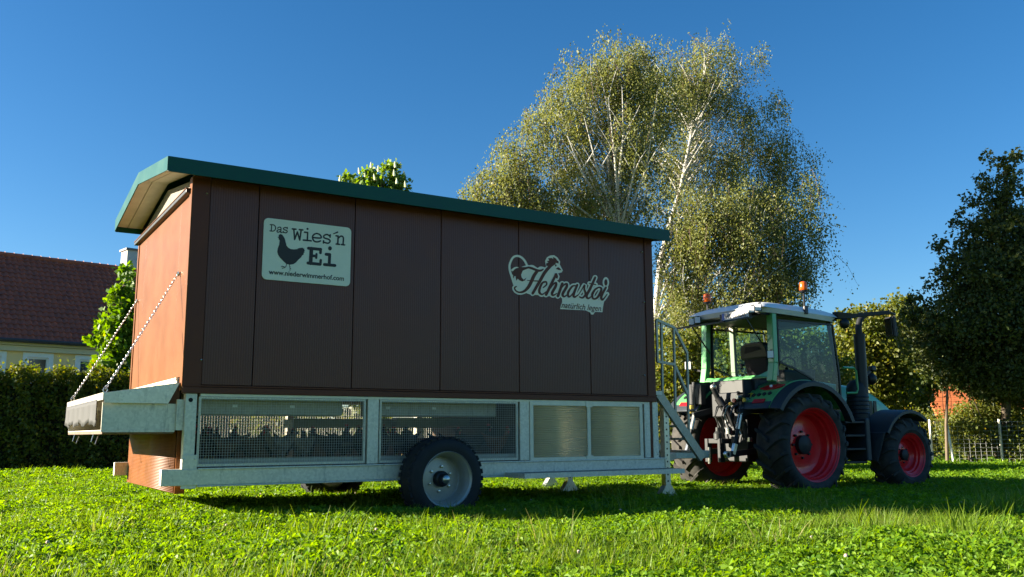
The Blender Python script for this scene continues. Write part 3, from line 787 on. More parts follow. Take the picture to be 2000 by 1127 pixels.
def tractor_wheel(name, cx, y0, sgn, cz, Rt, w, rimr, nlug, label=None):
    """y0: outer face; sgn -1: outer face looks to -Y. The tyre is one body with its lugs."""
    d = 1 if sgn < 0 else -1
    c = (cx, y0, cz); hl = .05 * Rt / .8
    wh = bpy.data.objects.new(name, None); COL.objects.link(wh); wh.parent = K; wh.matrix_parent_inverse = ROOTS[K.name]
    wh.empty_display_size = .1
    prof = [(rimr, .03), (rimr + .05, -.005), (rimr + .12 * Rt, -.02), (Rt - .10, .0), (Rt - hl - .01, .06), (Rt - hl, w * .3), (Rt - hl + .012, w * .5), (Rt - hl, w * .7), (Rt - hl - .01, w - .06), (Rt - .10, w), (rimr + .12 * Rt, w + .02), (rimr + .05, w + .005), (rimr, w - .03)]
    t = MB().lathe(c, [(r, d * o) for r, o in prof], 72)
    C3 = Vector(c)
    for side in (0, 1):
        for i in range(nlug):
            a = 2 * math.pi * (i + .5 * side) / nlug
            path = []
            for u, da, rr_ in ((-.06, .0, Rt - .115), (.0, .0, Rt - .05), (.05, .02, Rt - .006), (.25, .10, Rt), (.53, .24, Rt + .004)):
                yo = w * u if side == 0 else w * (1 - u)
                an = a + da
                path.append((an, yo, rr_))
            vs = []
            for q, (an, yo, r_) in enumerate(path):
                th = (.052 if q < 4 else .06) * Rt / .8 / Rt
                base = min(r_ - .02, Rt - hl - .012) if q > 0 else r_ - .03
                for da2, r2 in ((-th * .62, base), (-th * .42, r_), (th * .42, r_), (th * .62, base)):
                    vs.append(C3 + Vector((r2 * math.cos(an + da2), d * yo, r2 * math.sin(an + da2))))
            fs = []
            for q in range(len(path) - 1):
                for j in range(3): fs.append((q * 4 + j, q * 4 + j + 1, q * 4 + j + 5, q * 4 + j + 4))
            n = len(path) - 1
            fs += [(0, 1, 2, 3), (n * 4, n * 4 + 3, n * 4 + 2, n * 4 + 1)]
            t.add(vs, fs)
    o = t.build('tyre', tractor_rubber, wh)
    s = rimr / .55
    rp = [(rimr + .004, .025), (rimr + .022, .012), (rimr + .015, .03), (rimr - .012, .05), (rimr - .02, .09 * s), (rimr - .045, .11 * s), (rimr - .05, .17 * s), (rimr - .075, .19 * s), (rimr - .08, .26 * s), (rimr - .10, .30 * s), (.62 * rimr, .33 * s), (.42 * rimr, .30 * s), (.33 * rimr, .295 * s), (.001, .295 * s)]
    MB().lathe(c, [(r, d * o) for r, o in rp], 64).build('rim', tred, wh)
    rb = [(rimr + .004, w - .03), (rimr - .05, w - .08), (rimr - .06, w * .65), (.3 * rimr, w * .62), (.001, w * .62)]
    MB().lathe(c, [(r, d * o) for r, o in rb], 40).build('rim', tred, wh)
    MB().lathe(c, [(.27 * rimr, d * .296 * s), (.27 * rimr, d * .22 * s), (.2 * rimr, d * .2 * s), (.001, d * .19 * s)], 24).build('hub', tdark, wh)
    for i in range(8):
        an = 2 * math.pi * i / 8
        rb_ = .37 * rimr
        MB().lathe((cx + rb_ * math.cos(an), y0, cz + rb_ * math.sin(an)), [(.022 * s, d * .30 * s), (.02 * s, d * .262 * s), (.001, d * .26 * s)], 6).build('wheel_nut', tdark, wh)
    return wh
tractor_wheel('rear_wheel', TX, YN1, -1, TZ, .81, .58, .555, 19)
tractor_wheel('rear_wheel', TX, YF1, 1, TZ, .81, .58, .555, 19)
FX, FZ = 12.13, .505
tractor_wheel('front_wheel', FX, .46, -1, FZ, .625, .46, .35, 17)
tractor_wheel('front_wheel', FX, YF1 - .04, 1, FZ, .625, .46, .35, 17)

# chassis, hood
ch = MB(); ch.box((9.15, 1.36, .42), (11.2, 2.06, 1.2)).box((11.2, 1.45, .48), (12.95, 1.97, 1.0)); ch.lathe((TX, 1.0, TZ), [(.16, 0), (.2, .3), (.2, 1.12), (.16, 1.42)], 16); ch.lathe((FX, .92, FZ), [(.1, 0), (.1, 1.58)], 12)
ch.box((9.0, 1.4, 1.15), (9.3, 2.0, 1.55))
ch.build('chassis', tdark, K, bevel=.02)
def hood_fn(u, v):
    x = 10.95 + 2.05 * u; an = math.pi * v
    ztop = 1.80 - .16 * u - .38 * max(0, (u - .55) / .45) ** 2; hw = .46 - .10 * u
    y = 1.71 - math.copysign(abs(math.cos(an)) ** .55, math.cos(an)) * hw
    z = 1.05 + (ztop - 1.05) * abs(math.sin(an)) ** .5
    return (x, y, z)
MB().grid(hood_fn, 16, 18).build('hood', tgreen, K, solid=.01)
MB().prism([(13.0, 1.37, .95), (13.0, 2.05, .95), (12.99, 2.03, 1.30), (12.99, 1.39, 1.30)], (.05, 0, 0)).build('front_grille', black_m, K)
g = MB()
for i in range(7): g.box((11.5 + i * .13, 1.236 + .02 * i * .35, 1.18), (11.58 + i * .13, 1.25 + .02 * i * .35, 1.45))
g.build('side_grille', black_m, K)
MB().box((12.95, 1.35, .55), (13.25, 2.07, .95)).build('front_weight', tdark, K, bevel=.04)
# fenders
def arc(name, cx, cz, r, y0, y1, a0, a1, th, m, n=28, lip=0, drop=0):
    mb = MB(); vs = []
    for i in range(n + 1):
        a = R(a0 + (a1 - a0) * i / n)
        for (yy, rr_) in ((y0, r - drop), (y0, r - th - drop - lip), (y1, r - th), (y1, r)):
            vs.append((cx + rr_ * math.cos(a), yy, cz + rr_ * math.sin(a)))
    fs = [(i * 4 + j, i * 4 + (j + 1) % 4, i * 4 + 4 + (j + 1) % 4, i * 4 + 4 + j) for i in range(n) for j in range(4)]
    fs += [(0, 1, 2, 3), (n * 4, n * 4 + 3, n * 4 + 2, n * 4 + 1)]
    mb.add(vs, fs, True)
    return mb.build(name, m, K, bevel=.008)
for sd in (0, 1):
    yy = (lambda y: y) if sd == 0 else (lambda y: 3.42 - y)
    fd = arc('mudguard', TX + .02, TZ, 1.02, yy(.40), yy(.60), 22, 146, .03, tgrey, lip=.05, drop=.03)
    f2 = arc('mudguard_top', TX + .02, TZ, 1.03, yy(.601), yy(1.24), 35, 146, .03, tgreen)
    # pieces on the rear of the arch, from t = 0 (lower rear edge) to t = 1 (up to the cab)
    def onface(y, t, off=.0):
        a = R(146 - 40 * t); r_ = 1.031 + off
        return Vector((TX + .02 + r_ * math.cos(a), yy(y), TZ + r_ * math.sin(a)))
    rad = Vector((-.72, 0, .69))
    arc('grey_corner', TX + .02, TZ, 1.036, yy(.602), yy(1.24), 139, 147, .03, tgrey, n=8)
    tl = MB().prism([onface(1.05, .62), onface(.92, .55), onface(.72, .58), onface(.60, .68), onface(.60, .78), onface(.76, .82), onface(.95, .76)], rad * .022).build('tail_light', redlens, K, bevel=.008)
    MB().ball(onface(.84, .68, .022), .026, 10, 5).build('lamp_bulb', lens_w, tl)
    for i in range(5):
        p = onface(.74 + .105 * i, .42 - .015 * i, .004); q = rad * .02
        MB().tube([p - q, p + q * .5], .036, 12).build('round_hole', tdark, K)
        MB().tube([p + q * .5, p + q * .7], .022, 10).build('round_hole_cap', black_m, K)
    MB().prism([onface(.98, .12, .004), onface(.74, .13, .004), onface(.74, .24, .004), onface(.98, .23, .004)], rad * .012).build('reflector', redlens, K)
    MB().prism([onface(1.22, .34, .003), onface(1.10, .34, .003), onface(1.10, .46, .003), onface(1.22, .46, .003)], rad * .004).build('warning_sticker', yellow_m, K)
    # front mudguard: wide dark arch reaching down behind the wheel
    arc('front_mudguard', FX, FZ, .78, yy(.44), yy(.95), 52, 150, .03, tgrey, lip=.03, drop=.02)
    MB().prism([(FX - .675, yy(.46), FZ + .39), (FX - .70, yy(.95), FZ + .39), (FX - .80, yy(.95), .42), (FX - .72, yy(.60), .42)], (-.04, 0, -.01)).build('mud_flap', tgrey, K, bevel=.01)
box('step_frame', (10.60, .62, .38), (11.15, .95, .42), tdark, K, bevel=.01)
for z in (.60, .82, 1.04): box('step', (10.62, .60, z), (11.10, .95, z + .035), tdark, K, bevel=.005)
box('step_side', (11.11, .58, .42), (11.22, .95, 1.12), tgrey, K, bevel=.02)
box('fuel_tank', (10.4, .98, .42), (11.35, 1.35, 1.05), tdark, K, bevel=.06)
# cab
CY0, CY1 = .86, 2.40
cabp = tgreen
def pillar(pts, r0, m, name='cab_pillar', up=(1, 0, 0)):
    mb = MB()
    for a, b in zip(pts, pts[1:]): mb.beam(a, b, r0[0], r0[1])
    return mb.build(name, m, K, bevel=.012)
rear_x = 9.28
for y, s in ((CY0, 1), (CY1, -1)):
    pillar([(rear_x - .06, y, 1.70), (rear_x, y, 2.0), (rear_x + .03, y + .02 * s, 2.80)], (.10, .13), tgreen)
    pillar([(rear_x + .08, y + .075 * s, 1.75), (rear_x + .10, y + .08 * s, 2.78)], (.045, .05), black_m, 'pillar_seal')
    pillar([(10.88, y + .06 * s, 1.25), (10.90, y + .06 * s, 1.8), (10.80, y + .12 * s, 2.80)], (.05, .06), black_m)
    pillar([(10.87, y + .03 * s, 1.25), (10.885, y + .03 * s, 1.62)], (.05, .06), tgreen, 'pillar_foot')
    # door glass with a dark edge
    gp = [(9.42, y, 2.70), (9.42, y, 2.02), (9.75, y, 1.93), (10.15, y, 1.78), (10.45, y, 1.55), (10.62, y, 1.25), (10.86, y, 1.25), (10.86, y, 1.85), (10.76, y, 2.70)]
    MB().add(gp, [tuple(range(len(gp)))]).build('door_glass', cabglass, K)
    e = MB()
    for a, b in zip(gp, gp[1:] + gp[:1]): e.beam(a, b, .03, .03)
    e.build('door_frame', black_m, K)
pillar([(9.98, CY1 - .02, 1.75), (9.95, CY1 - .02, 1.95), (9.93, CY1 - .03, 2.78)], (.07, .10), beige_m, 'inner_pillar')
pillar([(9.44, CY0 + .10, 1.80), (9.44, CY0 + .10, 2.78)], (.05, .09), beige_m, 'inner_pillar')
# rear wall of the cab under the window
MB().prism([(rear_x - .10, CY0 + .02, 1.76), (rear_x - .10, CY1 - .02, 1.76), (rear_x - .05, CY1 - .02, 1.84), (rear_x - .05, CY1 - .22, 1.82), (rear_x - .05, CY0 + .28, 1.82), (rear_x - .05, CY0 + .02, 1.90)], (.12, 0, 0)).build('cab_back', tgreen, K, bevel=.015)
box('back_panel', (rear_x - .14, CY0 + .28, 1.50), (rear_x - .07, CY1 - .30, 1.755), panel_grey, K, bevel=.012)
for y in (CY0 + .42, CY1 - .48): MB().lathe((rear_x - .142, y, 1.69), [(.001, -.008), (.022, -.008), (.026, 0)], 10, 'x').build('panel_cap', tdark, K)
box('cab_floor', (rear_x, CY0 + .05, 1.24), (10.9, CY1 - .05, 1.30), tdark, K)
box('far_sill', (9.4, CY1 - .05, 1.3), (10.9, CY1 + .02, 1.78), tgreen, K)
# front windscreen
MB().add([(10.92, CY0 + .1, 1.5), (10.92, CY1 - .1, 1.5), (10.82, CY1 - .14, 2.74), (10.82, CY0 + .14, 2.74)], [(0, 1, 2, 3)]).build('windscreen', cabglass, K)
# open rear window, hinged at the roof
rw = [(rear_x - .05, CY0 + .10, 2.80), (rear_x - .05, CY1 - .10, 2.80), (rear_x - .82, CY1 - .14, 2.64), (rear_x - .82, CY0 + .22, 2.64)]
rwo = MB().add(rw, [(0, 1, 2, 3)]).build('rear_window', glass('tinted_glass', (.30, .34, .30)), K)
e = MB()
for a, b in zip(rw, rw[1:] + rw[:1]): e.beam(a, b, .035, .025)
e.build('window_frame', black_m, rwo)
for y in (CY0 + .14, CY1 - .14): beam('gas_strut', (rear_x - .02, y, 2.25), (rear_x - .42, y, 2.71), .018, .018, black_m, rwo)
# roof: a shallow white cap
def roof_fn(u, v):
    a, b = u * 2 - 1, v * 2 - 1
    x = 9.98 + 1.04 * a; y = 1.63 + .86 * b * (1 - .06 * max(0, a))
    e_ = (1 - abs(a) ** 5) * (1 - abs(b) ** 5)
    return (x, y, 2.855 - .035 * a + .155 * max(e_, 0) ** .55)
MB().grid(roof_fn, 24, 24).build('cab_roof', white_m, K)
ru = MB()
def rim_fn(u, v):
    an = 2 * math.pi * u; ca, sa = math.cos(an), math.sin(an)
    a = math.copysign(abs(ca) ** .3, ca); b = math.copysign(abs(sa) ** .3, sa)
    k_ = 1 - .05 * v
    return (9.98 + 1.04 * a * k_, 1.63 + .86 * b * k_ * (1 - .06 * max(0, a)), 2.858 - .035 * a - .075 * v)
ru.grid(rim_fn, 64, 2); ru.build('roof_edge', white_m, K)
box('roof_lining', (9.05, .86, 2.775), (10.9, 2.38, 2.80), tdark, K, bevel=.02)
# number plate and work lamps on the roof's rear edge
tp = thing
pl_y0, pl_y1, pl_z0, pl_z1 = .98, 1.58, 2.735, 2.855
pl = box('number_plate', (8.90, pl_y0, pl_z0), (8.912, pl_y1, pl_z1), mat('plate_white', (.5, .5, .48), .5), K, bevel=.002)
box('plate_band', (8.8975, pl_y1 - .055, pl_z0 + .006), (8.8995, pl_y1 - .006, pl_z1 - .006), blue_m, pl)
plate_ink = mat('black_print', (.015, .015, .015), .5)
text('plate_lettering', 'WL 269DZ', .115, plate_ink, pl, (8.8985, pl_y1 - .075, pl_z0 + .02), (0, -1, 0), (0, 0, 1), width=.47, bold=.002)
box('plate_holder', (8.915, pl_y0 + .02, pl_z0 - .02), (9.0, pl_y1 + .06, pl_z1 - .01), black_m, K)
def work_lamp(x, y, z, w=.10, h=.11):
    d = Vector((-.80, -.60, 0)); e_ = Vector((.60, -.80, 0)); c = Vector((x, y, z)); u_ = Vector((0, 0, 1))
    def q(a_, b_, k_): return c + e_ * a_ + u_ * b_ + d * k_
    o = MB().prism([q(-w / 2, -h / 2, -.012), q(w / 2, -h / 2, -.012), q(w / 2, h / 2, -.012), q(-w / 2, h / 2, -.012)], d * -.085).build('work_lamp', black_m, K, bevel=.01)
    MB().prism([q(-w / 2 + .005, -h / 2 + .005, .004), q(w / 2 - .005, -h / 2 + .005, .004), q(w / 2 - .005, h / 2 - .005, .004), q(-w / 2 + .005, h / 2 - .005, .004)], d * -.0155).build('lamp_glass', lens_w, o)
    MB().beam(q(0, h / 2, -.05), q(.02, h / 2 + .03, -.14), .03, .02).build('lamp_bracket', black_m, o)
work_lamp(8.88, .90, 2.85); work_lamp(8.86, .735, 2.86); work_lamp(8.90, 2.31, 2.80); work_lamp(8.88, 2.14, 2.81)
work_lamp(9.16, .80, 2.13, .10, .12); work_lamp(9.1, 2.66, 2.07, .11, .14)
beam('lamp_arm', (9.2, 2.66, 2.0), (9.3, 2.44, 1.95), .03, .03, black_m, K)
def beacon(x, y, z0, z1):
    o = MB().tube([(x, y, z0), (x, y, z1)], .018, 8).build('beacon', black_m, K)
    MB().lathe((x, y, z1), [(.001, 0), (.068, 0), (.072, .025), (.066, .03)], 20, 'z').build('beacon_base', black_m, o)
    MB().lathe((x, y, z1 + .03), [(.066, 0), (.070, .01), (.064, .10), (.055, .135), (.03, .148), (.001, .15)], 20, 'z').build('beacon_lens', amber, o)
beacon(10.02, .80, 2.93, 3.20); box('beacon_clamp', (9.98, .755, 2.83), (10.06, .80, 2.97), black_m, K, bevel=.01)
beacon(9.28, 2.30, 2.90, 3.14)
# inside
st_ = MB(); st_.box((9.75, 1.35, 1.62), (10.25, 1.90, 1.75)); seat = st_.build('seat', seat_m, K, bevel=.05)
MB().prism([(9.78, 1.36, 1.74), (9.78, 1.89, 1.74), (9.64, 1.88, 2.22), (9.62, 1.80, 2.36), (9.62, 1.46, 2.36), (9.64, 1.38, 2.22)], (.13, 0, .02)).build('seat_back', seat_m, seat, bevel=.03)
MB().prism([(9.66, 1.30, 2.13), (9.66, 1.95, 2.13), (9.63, 1.92, 2.36), (9.61, 1.78, 2.41), (9.61, 1.46, 2.41), (9.63, 1.34, 2.36)], (.2, 0, .0)).build('jacket', black_m, seat, bevel=.03)
MB().tube([(9.7, 1.95, 2.0), (9.72, 2.0, 2.06), (10.0, 2.02, 2.07), (10.0, 2.02, 1.9), (9.98, 1.98, 1.7)], .022, 8).build('armrest', panel_grey, seat)
sw = MB(); ring = [(10.45 + .10 * math.cos(a) * .5, 1.63 + .19 * math.sin(a), 2.02 + .17 * math.cos(a)) for a in np.linspace(0, 2 * math.pi, 25)]
sw.tube(ring, .015, 6); sw.tube([(10.45, 1.63, 2.02), (10.65, 1.63, 1.5)], .03, 8); sw.build('steering_wheel', black_m, K)
MB().prism([(10.6, 1.3, 1.3), (10.6, 1.95, 1.3), (10.72, 1.9, 1.98), (10.72, 1.35, 1.98)], (.15, 0, 0)).build('dashboard', tdark, K, bevel=.03)
mi = MB(); mi.prism([(10.1, 1.88, 2.36), (10.1, 2.12, 2.34), (10.1, 2.12, 2.66), (10.1, 1.88, 2.68)], (.02, 0, 0)); mi.build('inner_screen', glass('screen_glass', (.5, .6, .5)), K, bevel=.01)
box('side_console', (9.7, 1.02, 1.55), (10.4, 1.25, 1.92), tdark, K, bevel=.04)
# exhaust and air cleaner on the right
ex = MB(); ex.tube([(11.45, .86, 1.55), (11.45, .86, 2.58)], .095, 16)
ex.build('exhaust_shield', black_m, K)
MB().tube([(11.45, .86, 2.58), (11.45, .86, 2.72), (11.49, .86, 2.82), (11.58, .85, 2.90), (11.64, .84, 2.93)], [.058, .055, .052, .05, .05], 14).build('exhaust_pipe', tdark, K)
ac = MB().lathe((11.42, .95, 1.02), [(.17, 0), (.18, .2), (.18, .62), (.16, .70), (.10, .76), (.001, .77)], 20, 'z').build('air_cleaner', tdark, K)
for i in range(5): MB().lathe((11.42, .95, 1.2 + i * .07), [(.181, 0), (.188, .012), (.181, .025)], 20, 'z').build('cleaner_rib', black_m, ac)
MB().tube([(10.95, .84, 1.98), (11.22, .84, 1.98), (11.28, .84, 1.93), (11.30, .84, 1.62), (11.26, .84, 1.56), (11.0, .84, 1.55)], .02, 8).build('grab_rail', tgreen, K)
MB().ball((11.88, 1.0, 1.82), .10, 12, 8, (1, 1, 1.1)).build('headlamp', black_m, K); beam('headlamp_arm', (11.55, 1.0, 1.72), (11.92, 1.0, 2.0), .04, .04, black_m, K); box('signal_lamp', (11.86, .95, 1.95), (12.0, 1.05, 2.05), black_m, K, bevel=.03)
# mirrors
mr = MB(); mr.prism([(10.82, .80, 2.93), (10.86, .80, 2.80), (11.15, .66, 2.82), (11.15, .66, 2.90)], (0, .10, 0)); mr.beam((11.12, .70, 2.865), (11.72, .42, 2.93), .05, .07); mr.beam((11.72, .42, 2.93), (11.82, .40, 2.90), .04, .04); mr.beam((11.82, .40, 2.92), (11.86, .40, 2.52), .025, .03)
mo = mr.build('mirror_arm', black_m, K, bevel=.01)
MB().prism([(11.72, .36, 2.50), (11.80, .58, 2.50), (11.78, .58, 2.86), (11.70, .36, 2.86)], (.06, -.02, 0)).build('mirror', black_m, mo, bevel=.02)
MB().prism([(11.712, .38, 2.53), (11.783, .56, 2.53), (11.764, .56, 2.83), (11.694, .38, 2.83)], (-.006, .002, 0)).build('mirror_glass', glass('mirror_face', (.12, .13, .14)), mo)
MB().ball((10.98, .78, 2.73), .10, 12, 8, (1, .8, .9)).build('cab_lamp', black_m, K)
# three-point hitch: lift arms, top link, hoses, couplings
hi = MB(); hi.tube([(8.78, 1.72, 1.62), (8.86, 1.70, 1.45)], .045, 10); hi.tube([(8.86, 1.70, 1.46), (9.02, 1.50, 1.02)], .065, 12)
hit = hi.build('top_link', black_m, K)
MB().tube([(9.02, 1.50, 1.03), (9.08, 1.44, .86)], .035, 10).build('link_rod', chrome_m, hit)
MB().ball((8.78, 1.72, 1.64), .055, 10, 6).build('link_ball', chrome_m, hit)
for y0, y1 in ((2.08, 2.16), (1.18, 1.10)):
    a = MB(); a.beam((9.15, y0, 1.28), (8.72, y1, 1.18), .07, .10); arm = a.build('lift_arm', tdark, K, bevel=.01)
    MB().tube([(8.75, y1, 1.20), (8.68, y1 + .01, .95)], .035, 8).build('lift_rod', chrome_m, arm)
    MB().tube([(8.69, y1 + .01, .98), (8.60, y1 + .03, .64)], .028, 8).build('lift_rod', tdark, arm)
    beam('lift_clevis', (8.62, y1 + .02, .72), (8.57, y1 + .03, .56), .07, .05, chrome_m, arm)
    beam('lower_link', (9.3, y0 - .1 if y0 > 1.6 else y0 + .1, .60), (8.42, y1, .56), .05, .09, tdark, arm)
    MB().lathe((8.42, y1 - .03, .56), [(.03, 0), (.055, 0), (.055, .06), (.03, .06)], 12, close=True).build('link_eye', chrome_m, arm)
hb = MB(); hb.box((8.72, 1.50, .72), (8.98, 1.90, .80)).box((8.70, 1.53, .42), (8.80, 1.60, .80)).box((8.70, 1.82, .42), (8.80, 1.89, .80))
hb.build('hitch_frame', tdark, K, bevel=.01)
MB().lathe((8.75, 1.62, .78), [(.02, 0), (.075, .01), (.075, .10), (.04, .14), (.04, .2), (.001, .2)], 14, 'z').build('hitch_coupling', panel_grey, K)
MB().tube([(8.62, 1.71, .66), (8.62, 1.71, .40)], .022, 8).build('hitch_pin', chrome_m, K)
cp = [(8.90, 1.42 - .075 * i, 1.36 + .05 * (i % 3)) for i in range(5)]
for i, p in enumerate(cp):
    o = MB().tube([(p[0] + .1, p[1], p[2] + .02), (p[0] - .03, p[1], p[2])], .03, 10).build('hydraulic_coupling', chrome_m, K)
    MB().lathe((p[0] - .03, p[1], p[2]), [(.001, -.02), (.034, -.02), (.034, .0)], 10, 'x').build('coupling_cap', [yellow_m, tred, chrome_m, tdark, yellow_m][i], o)
rh = random.Random(4)
for i in range(7):
    a = Vector((8.95, 1.15 + .09 * i, 1.38)); b = Vector((8.88 + .1 * rh.random(), 1.2 + .08 * i + .1 * rh.random(), .80))
    mid = a.lerp(b, .45) + Vector((-.16 - .05 * rh.random(), .08 * (rh.random() - .5), .05))
    MB().tube([a, a.lerp(mid, .6) + Vector((-.03, 0, .05)), mid, mid.lerp(b, .6), b], .013, 6).build('hydraulic_hose', [black_m, panel_grey, black_m, beige_m][i % 4], K)
for i in range(12):
    p = (8.84 + .14 * rh.random(), 1.08 + .62 * rh.random(), .75 + .6 * rh.random()); r_ = .02 + .035 * rh.random()
    box('valve_block', (p[0] - r_, p[1] - r_, p[2] - r_ * 1.3), (p[0] + r_, p[1] + r_, p[2] + r_ * 1.3), [panel_grey, chrome_m, tdark, tdark][i % 4], K, bevel=.006)
box('control_box', (8.86, 2.10, 1.36), (8.98, 2.42, 1.72), tdark, K, bevel=.02); box('control_sticker', (8.853, 2.16, 1.50), (8.8595, 2.28, 1.64), panel_grey, K)
box('safety_sticker', (8.843, 2.28, 1.22), (8.849, 2.38, 1.36), yellow_m, K); box('inner_mudguard', (8.85, 2.24, 1.15), (9.6, 2.30, 1.75), tdark, K)
box('inner_mudguard', (8.95, 1.20, 1.2), (9.6, 1.235, 1.75), tdark, K)

# ------------------------------------------------------------------ hens in the cage
hen_cols = {'dark': ((.022, .013, .009), (.075, .040, .023)), 'brown': ((.07, .035, .018), (.14, .07, .035)), 'speckled': ((.07, .045, .03), (.26, .17, .10)), 'red': ((.16, .05, .02), (.26, .09, .035))}
comb_m = mat('red_comb', (.45, .03, .02), .5); leg_m = mat('hen_leg', (.45, .28, .08), .6); beak_m = mat('horn_beak', (.35, .22, .08), .5)
def hen_mesh(key):
    m = mat('hen_feathers_' + key, hen_cols[key][1], .8, col2=hen_cols[key][0], nscale=26, bump=.3, bscale=70)
    # rings along tail - back - breast - neck - head (x forward), as (x, z, half height, half width)
    rings = [(-.21, .335, .012, .006), (-.195, .325, .05, .018), (-.15, .285, .06, .045), (-.10, .25, .075, .075), (-.03, .225, .085, .09), (.05, .225, .088, .088), (.10, .25, .075, .072), (.125, .29, .055, .05), (.14, .33, .038, .034), (.15, .365, .030, .027), (.162, .385, .028, .024), (.185, .392, .018, .016), (.195, .39, .004, .004)]
    tilt = [1.2, 1.0, .8, .5, .15, -.3, -.75, -1.2, -1.3, -1.0, -.5, 0, 0]
    vs = []; n = 12
    for (x, z, hh, hw), t in zip(rings, tilt):
        for j in range(n):
            a = 2 * math.pi * j / n
            dz = hh * math.sin(a); dx = -dz * math.tan(max(-1.0, min(1.0, t))) * .6
            vs.append((x + dx, hw * math.cos(a), z + dz))
    mb = MB()
    mb.add(vs, [(i * n + j, i * n + (j + 1) % n, (i + 1) * n + (j + 1) % n, (i + 1) * n + j) for i in range(len(rings) - 1) for j in range(n)] + [tuple(range(n)), tuple(range(len(vs) - n, len(vs)))], True)
    for s in (-1, 1):                 # thighs grow out of the body
        mb.lathe((-.01, .045 * s, .10), [(.012, 0), (.022, .03), (.04, .08), (.03, .12)], 10, 'z')
    return mb.mesh('hen_body', m)
comb_me = MB().prism([(.145, -.004, .405), (.15, -.004, .432), (.158, -.004, .418), (.166, -.004, .436), (.174, -.004, .418), (.183, -.004, .428), (.186, -.004, .403)], (0, .008, 0)).ball((.183, 0, .362), .014, 8, 5, (.8, .8, 1.4)).mesh('comb', comb_m)
beak_me = MB().lathe((.192, 0, .39), [(.009, 0), (.006, .012), (.0005, .024)], 8, 'x').mesh('beak', beak_m)
def leg_mesh(s):
    mb = MB().tube([(-.01, .045 * s, .12), (.0, .045 * s, .06), (-.008, .045 * s, .008)], .0065, 6)
    for dx, dy in ((.045, 0), (.035, .025), (.035, -.025), (-.025, 0)): mb.tube([(-.008, .045 * s, .007), (-.008 + dx, .045 * s + dy, .004)], .004, 5)
    return mb.mesh('leg', leg_m)
leg_me = [leg_mesh(-1), leg_mesh(1)]
hen_me = {k_: hen_mesh(k_) for k_ in hen_cols}
hr = random.Random(21)
def hen(key, x, y, rot, label, sc=1.0, group='hens inside the cage'):
    r = bpy.data.objects.new('hen', None); r.empty_display_size = .1; COL.objects.link(r)
    r.location = (x, y, .531); r.rotation_euler = (0, 0, rot); r.scale = (sc,) * 3
    tag(r, label, 'hen', group)
    for nm, me in (('body', hen_me[key]), ('comb', comb_me), ('beak', beak_me), ('leg', leg_me[0]), ('leg', leg_me[1])):
        o = link(nm, me, None, r)
ORD = 'first second third fourth fifth sixth seventh eighth ninth tenth eleventh twelfth'.split()
def px_x(x, y):
    d_ = Vector((x, y, .7)) - CAM; return d_.dot(Rv) / d_.dot(Fv)
bays = [('in the left mesh bay', [(.45, 1.15), (.62, .75), (.90, 1.55), (1.30, 1.2), (1.62, 1.0), (.35, .50), (1.75, .55), (1.2, 1.9), (.75, 1.95), (1.60, 1.75)]),
        ('above the trailer wheel', [(2.35, .6), (2.2, 1.3), (2.6, 1.1), (2.85, .8), (3.1, 1.5), (3.25, .65), (3.5, 1.0), (3.6, .55), (2.5, 1.9), (3.3, 2.0), (2.95, 1.3), (2.28, .95)])]
for where, spots in bays:
    for i, (x, y) in enumerate(sorted(spots, key=lambda p: px_x(*p))):
        hen('dark', x, y, hr.uniform(0, 6.28), 'dark hen %s, %s from the left of the dark ones there' % (where, ORD[i]), hr.uniform(1.0, 1.15))
hen('speckled', 1.12, .42, R(200), 'pale speckled hen near the mesh, middle of the left bay', 1.08)
hen('speckled', 1.40, .50, R(30), 'pale buff hen just right of the speckled one in the left bay', 1.05)
hen('brown', .55, .40, R(170), 'mid brown hen close to the mesh at the left end of the left bay', 1.05)
hen('brown', .88, .55, R(20), 'mid brown hen facing right, left of the pale speckled hen', 1.05)
hen('red', 3.78, .32, R(-70), 'reddish hen with pale breast in the corner beside the ribbed sheet', 1.05)

# ------------------------------------------------------------------ trees, hedges and houses
bark_birch = mat('birch_bark', (.62, .60, .55), .6, col2=(.30, .28, .25), nscale=4, streak=(2, 2, 9))
bark_dark = mat('brown_bark', (.10, .075, .05), .85, noise=.5, nscale=8, streak=(3, 3, 1), bump=.4, bscale=20)
twig_m = mat('thin_twigs', (.10, .06, .045), .8)
birch_leaf = leafmat('birch_leaves', (.12, .14, .040), (.22, .235, .075), (.34, .31, .10), .42)
lime_leaf = leafmat('lime_tree_leaves', (.040, .060, .014), (.10, .115, .026), (.19, .16, .04), .3)
apple_leaf = leafmat('orchard_leaves', (.085, .115, .020), (.19, .19, .038), (.28, .20, .04), .40)
maple_leaf = leafmat('maple_leaves', (.07, .16, .010), (.15, .25, .014), (.22, .27, .02), .5)
hedge_leaf = leafmat('hedge_leaves', (.06, .09, .014), (.15, .17, .024), (.32, .25, .035), .38)
panicle_leaf = leafmat('panicle_shrub_leaves', (.10, .18, .03), (.20, .29, .045), (.30, .34, .07), .45)
flower_w = mat('cream_flowers', (.62, .64, .38), .7)

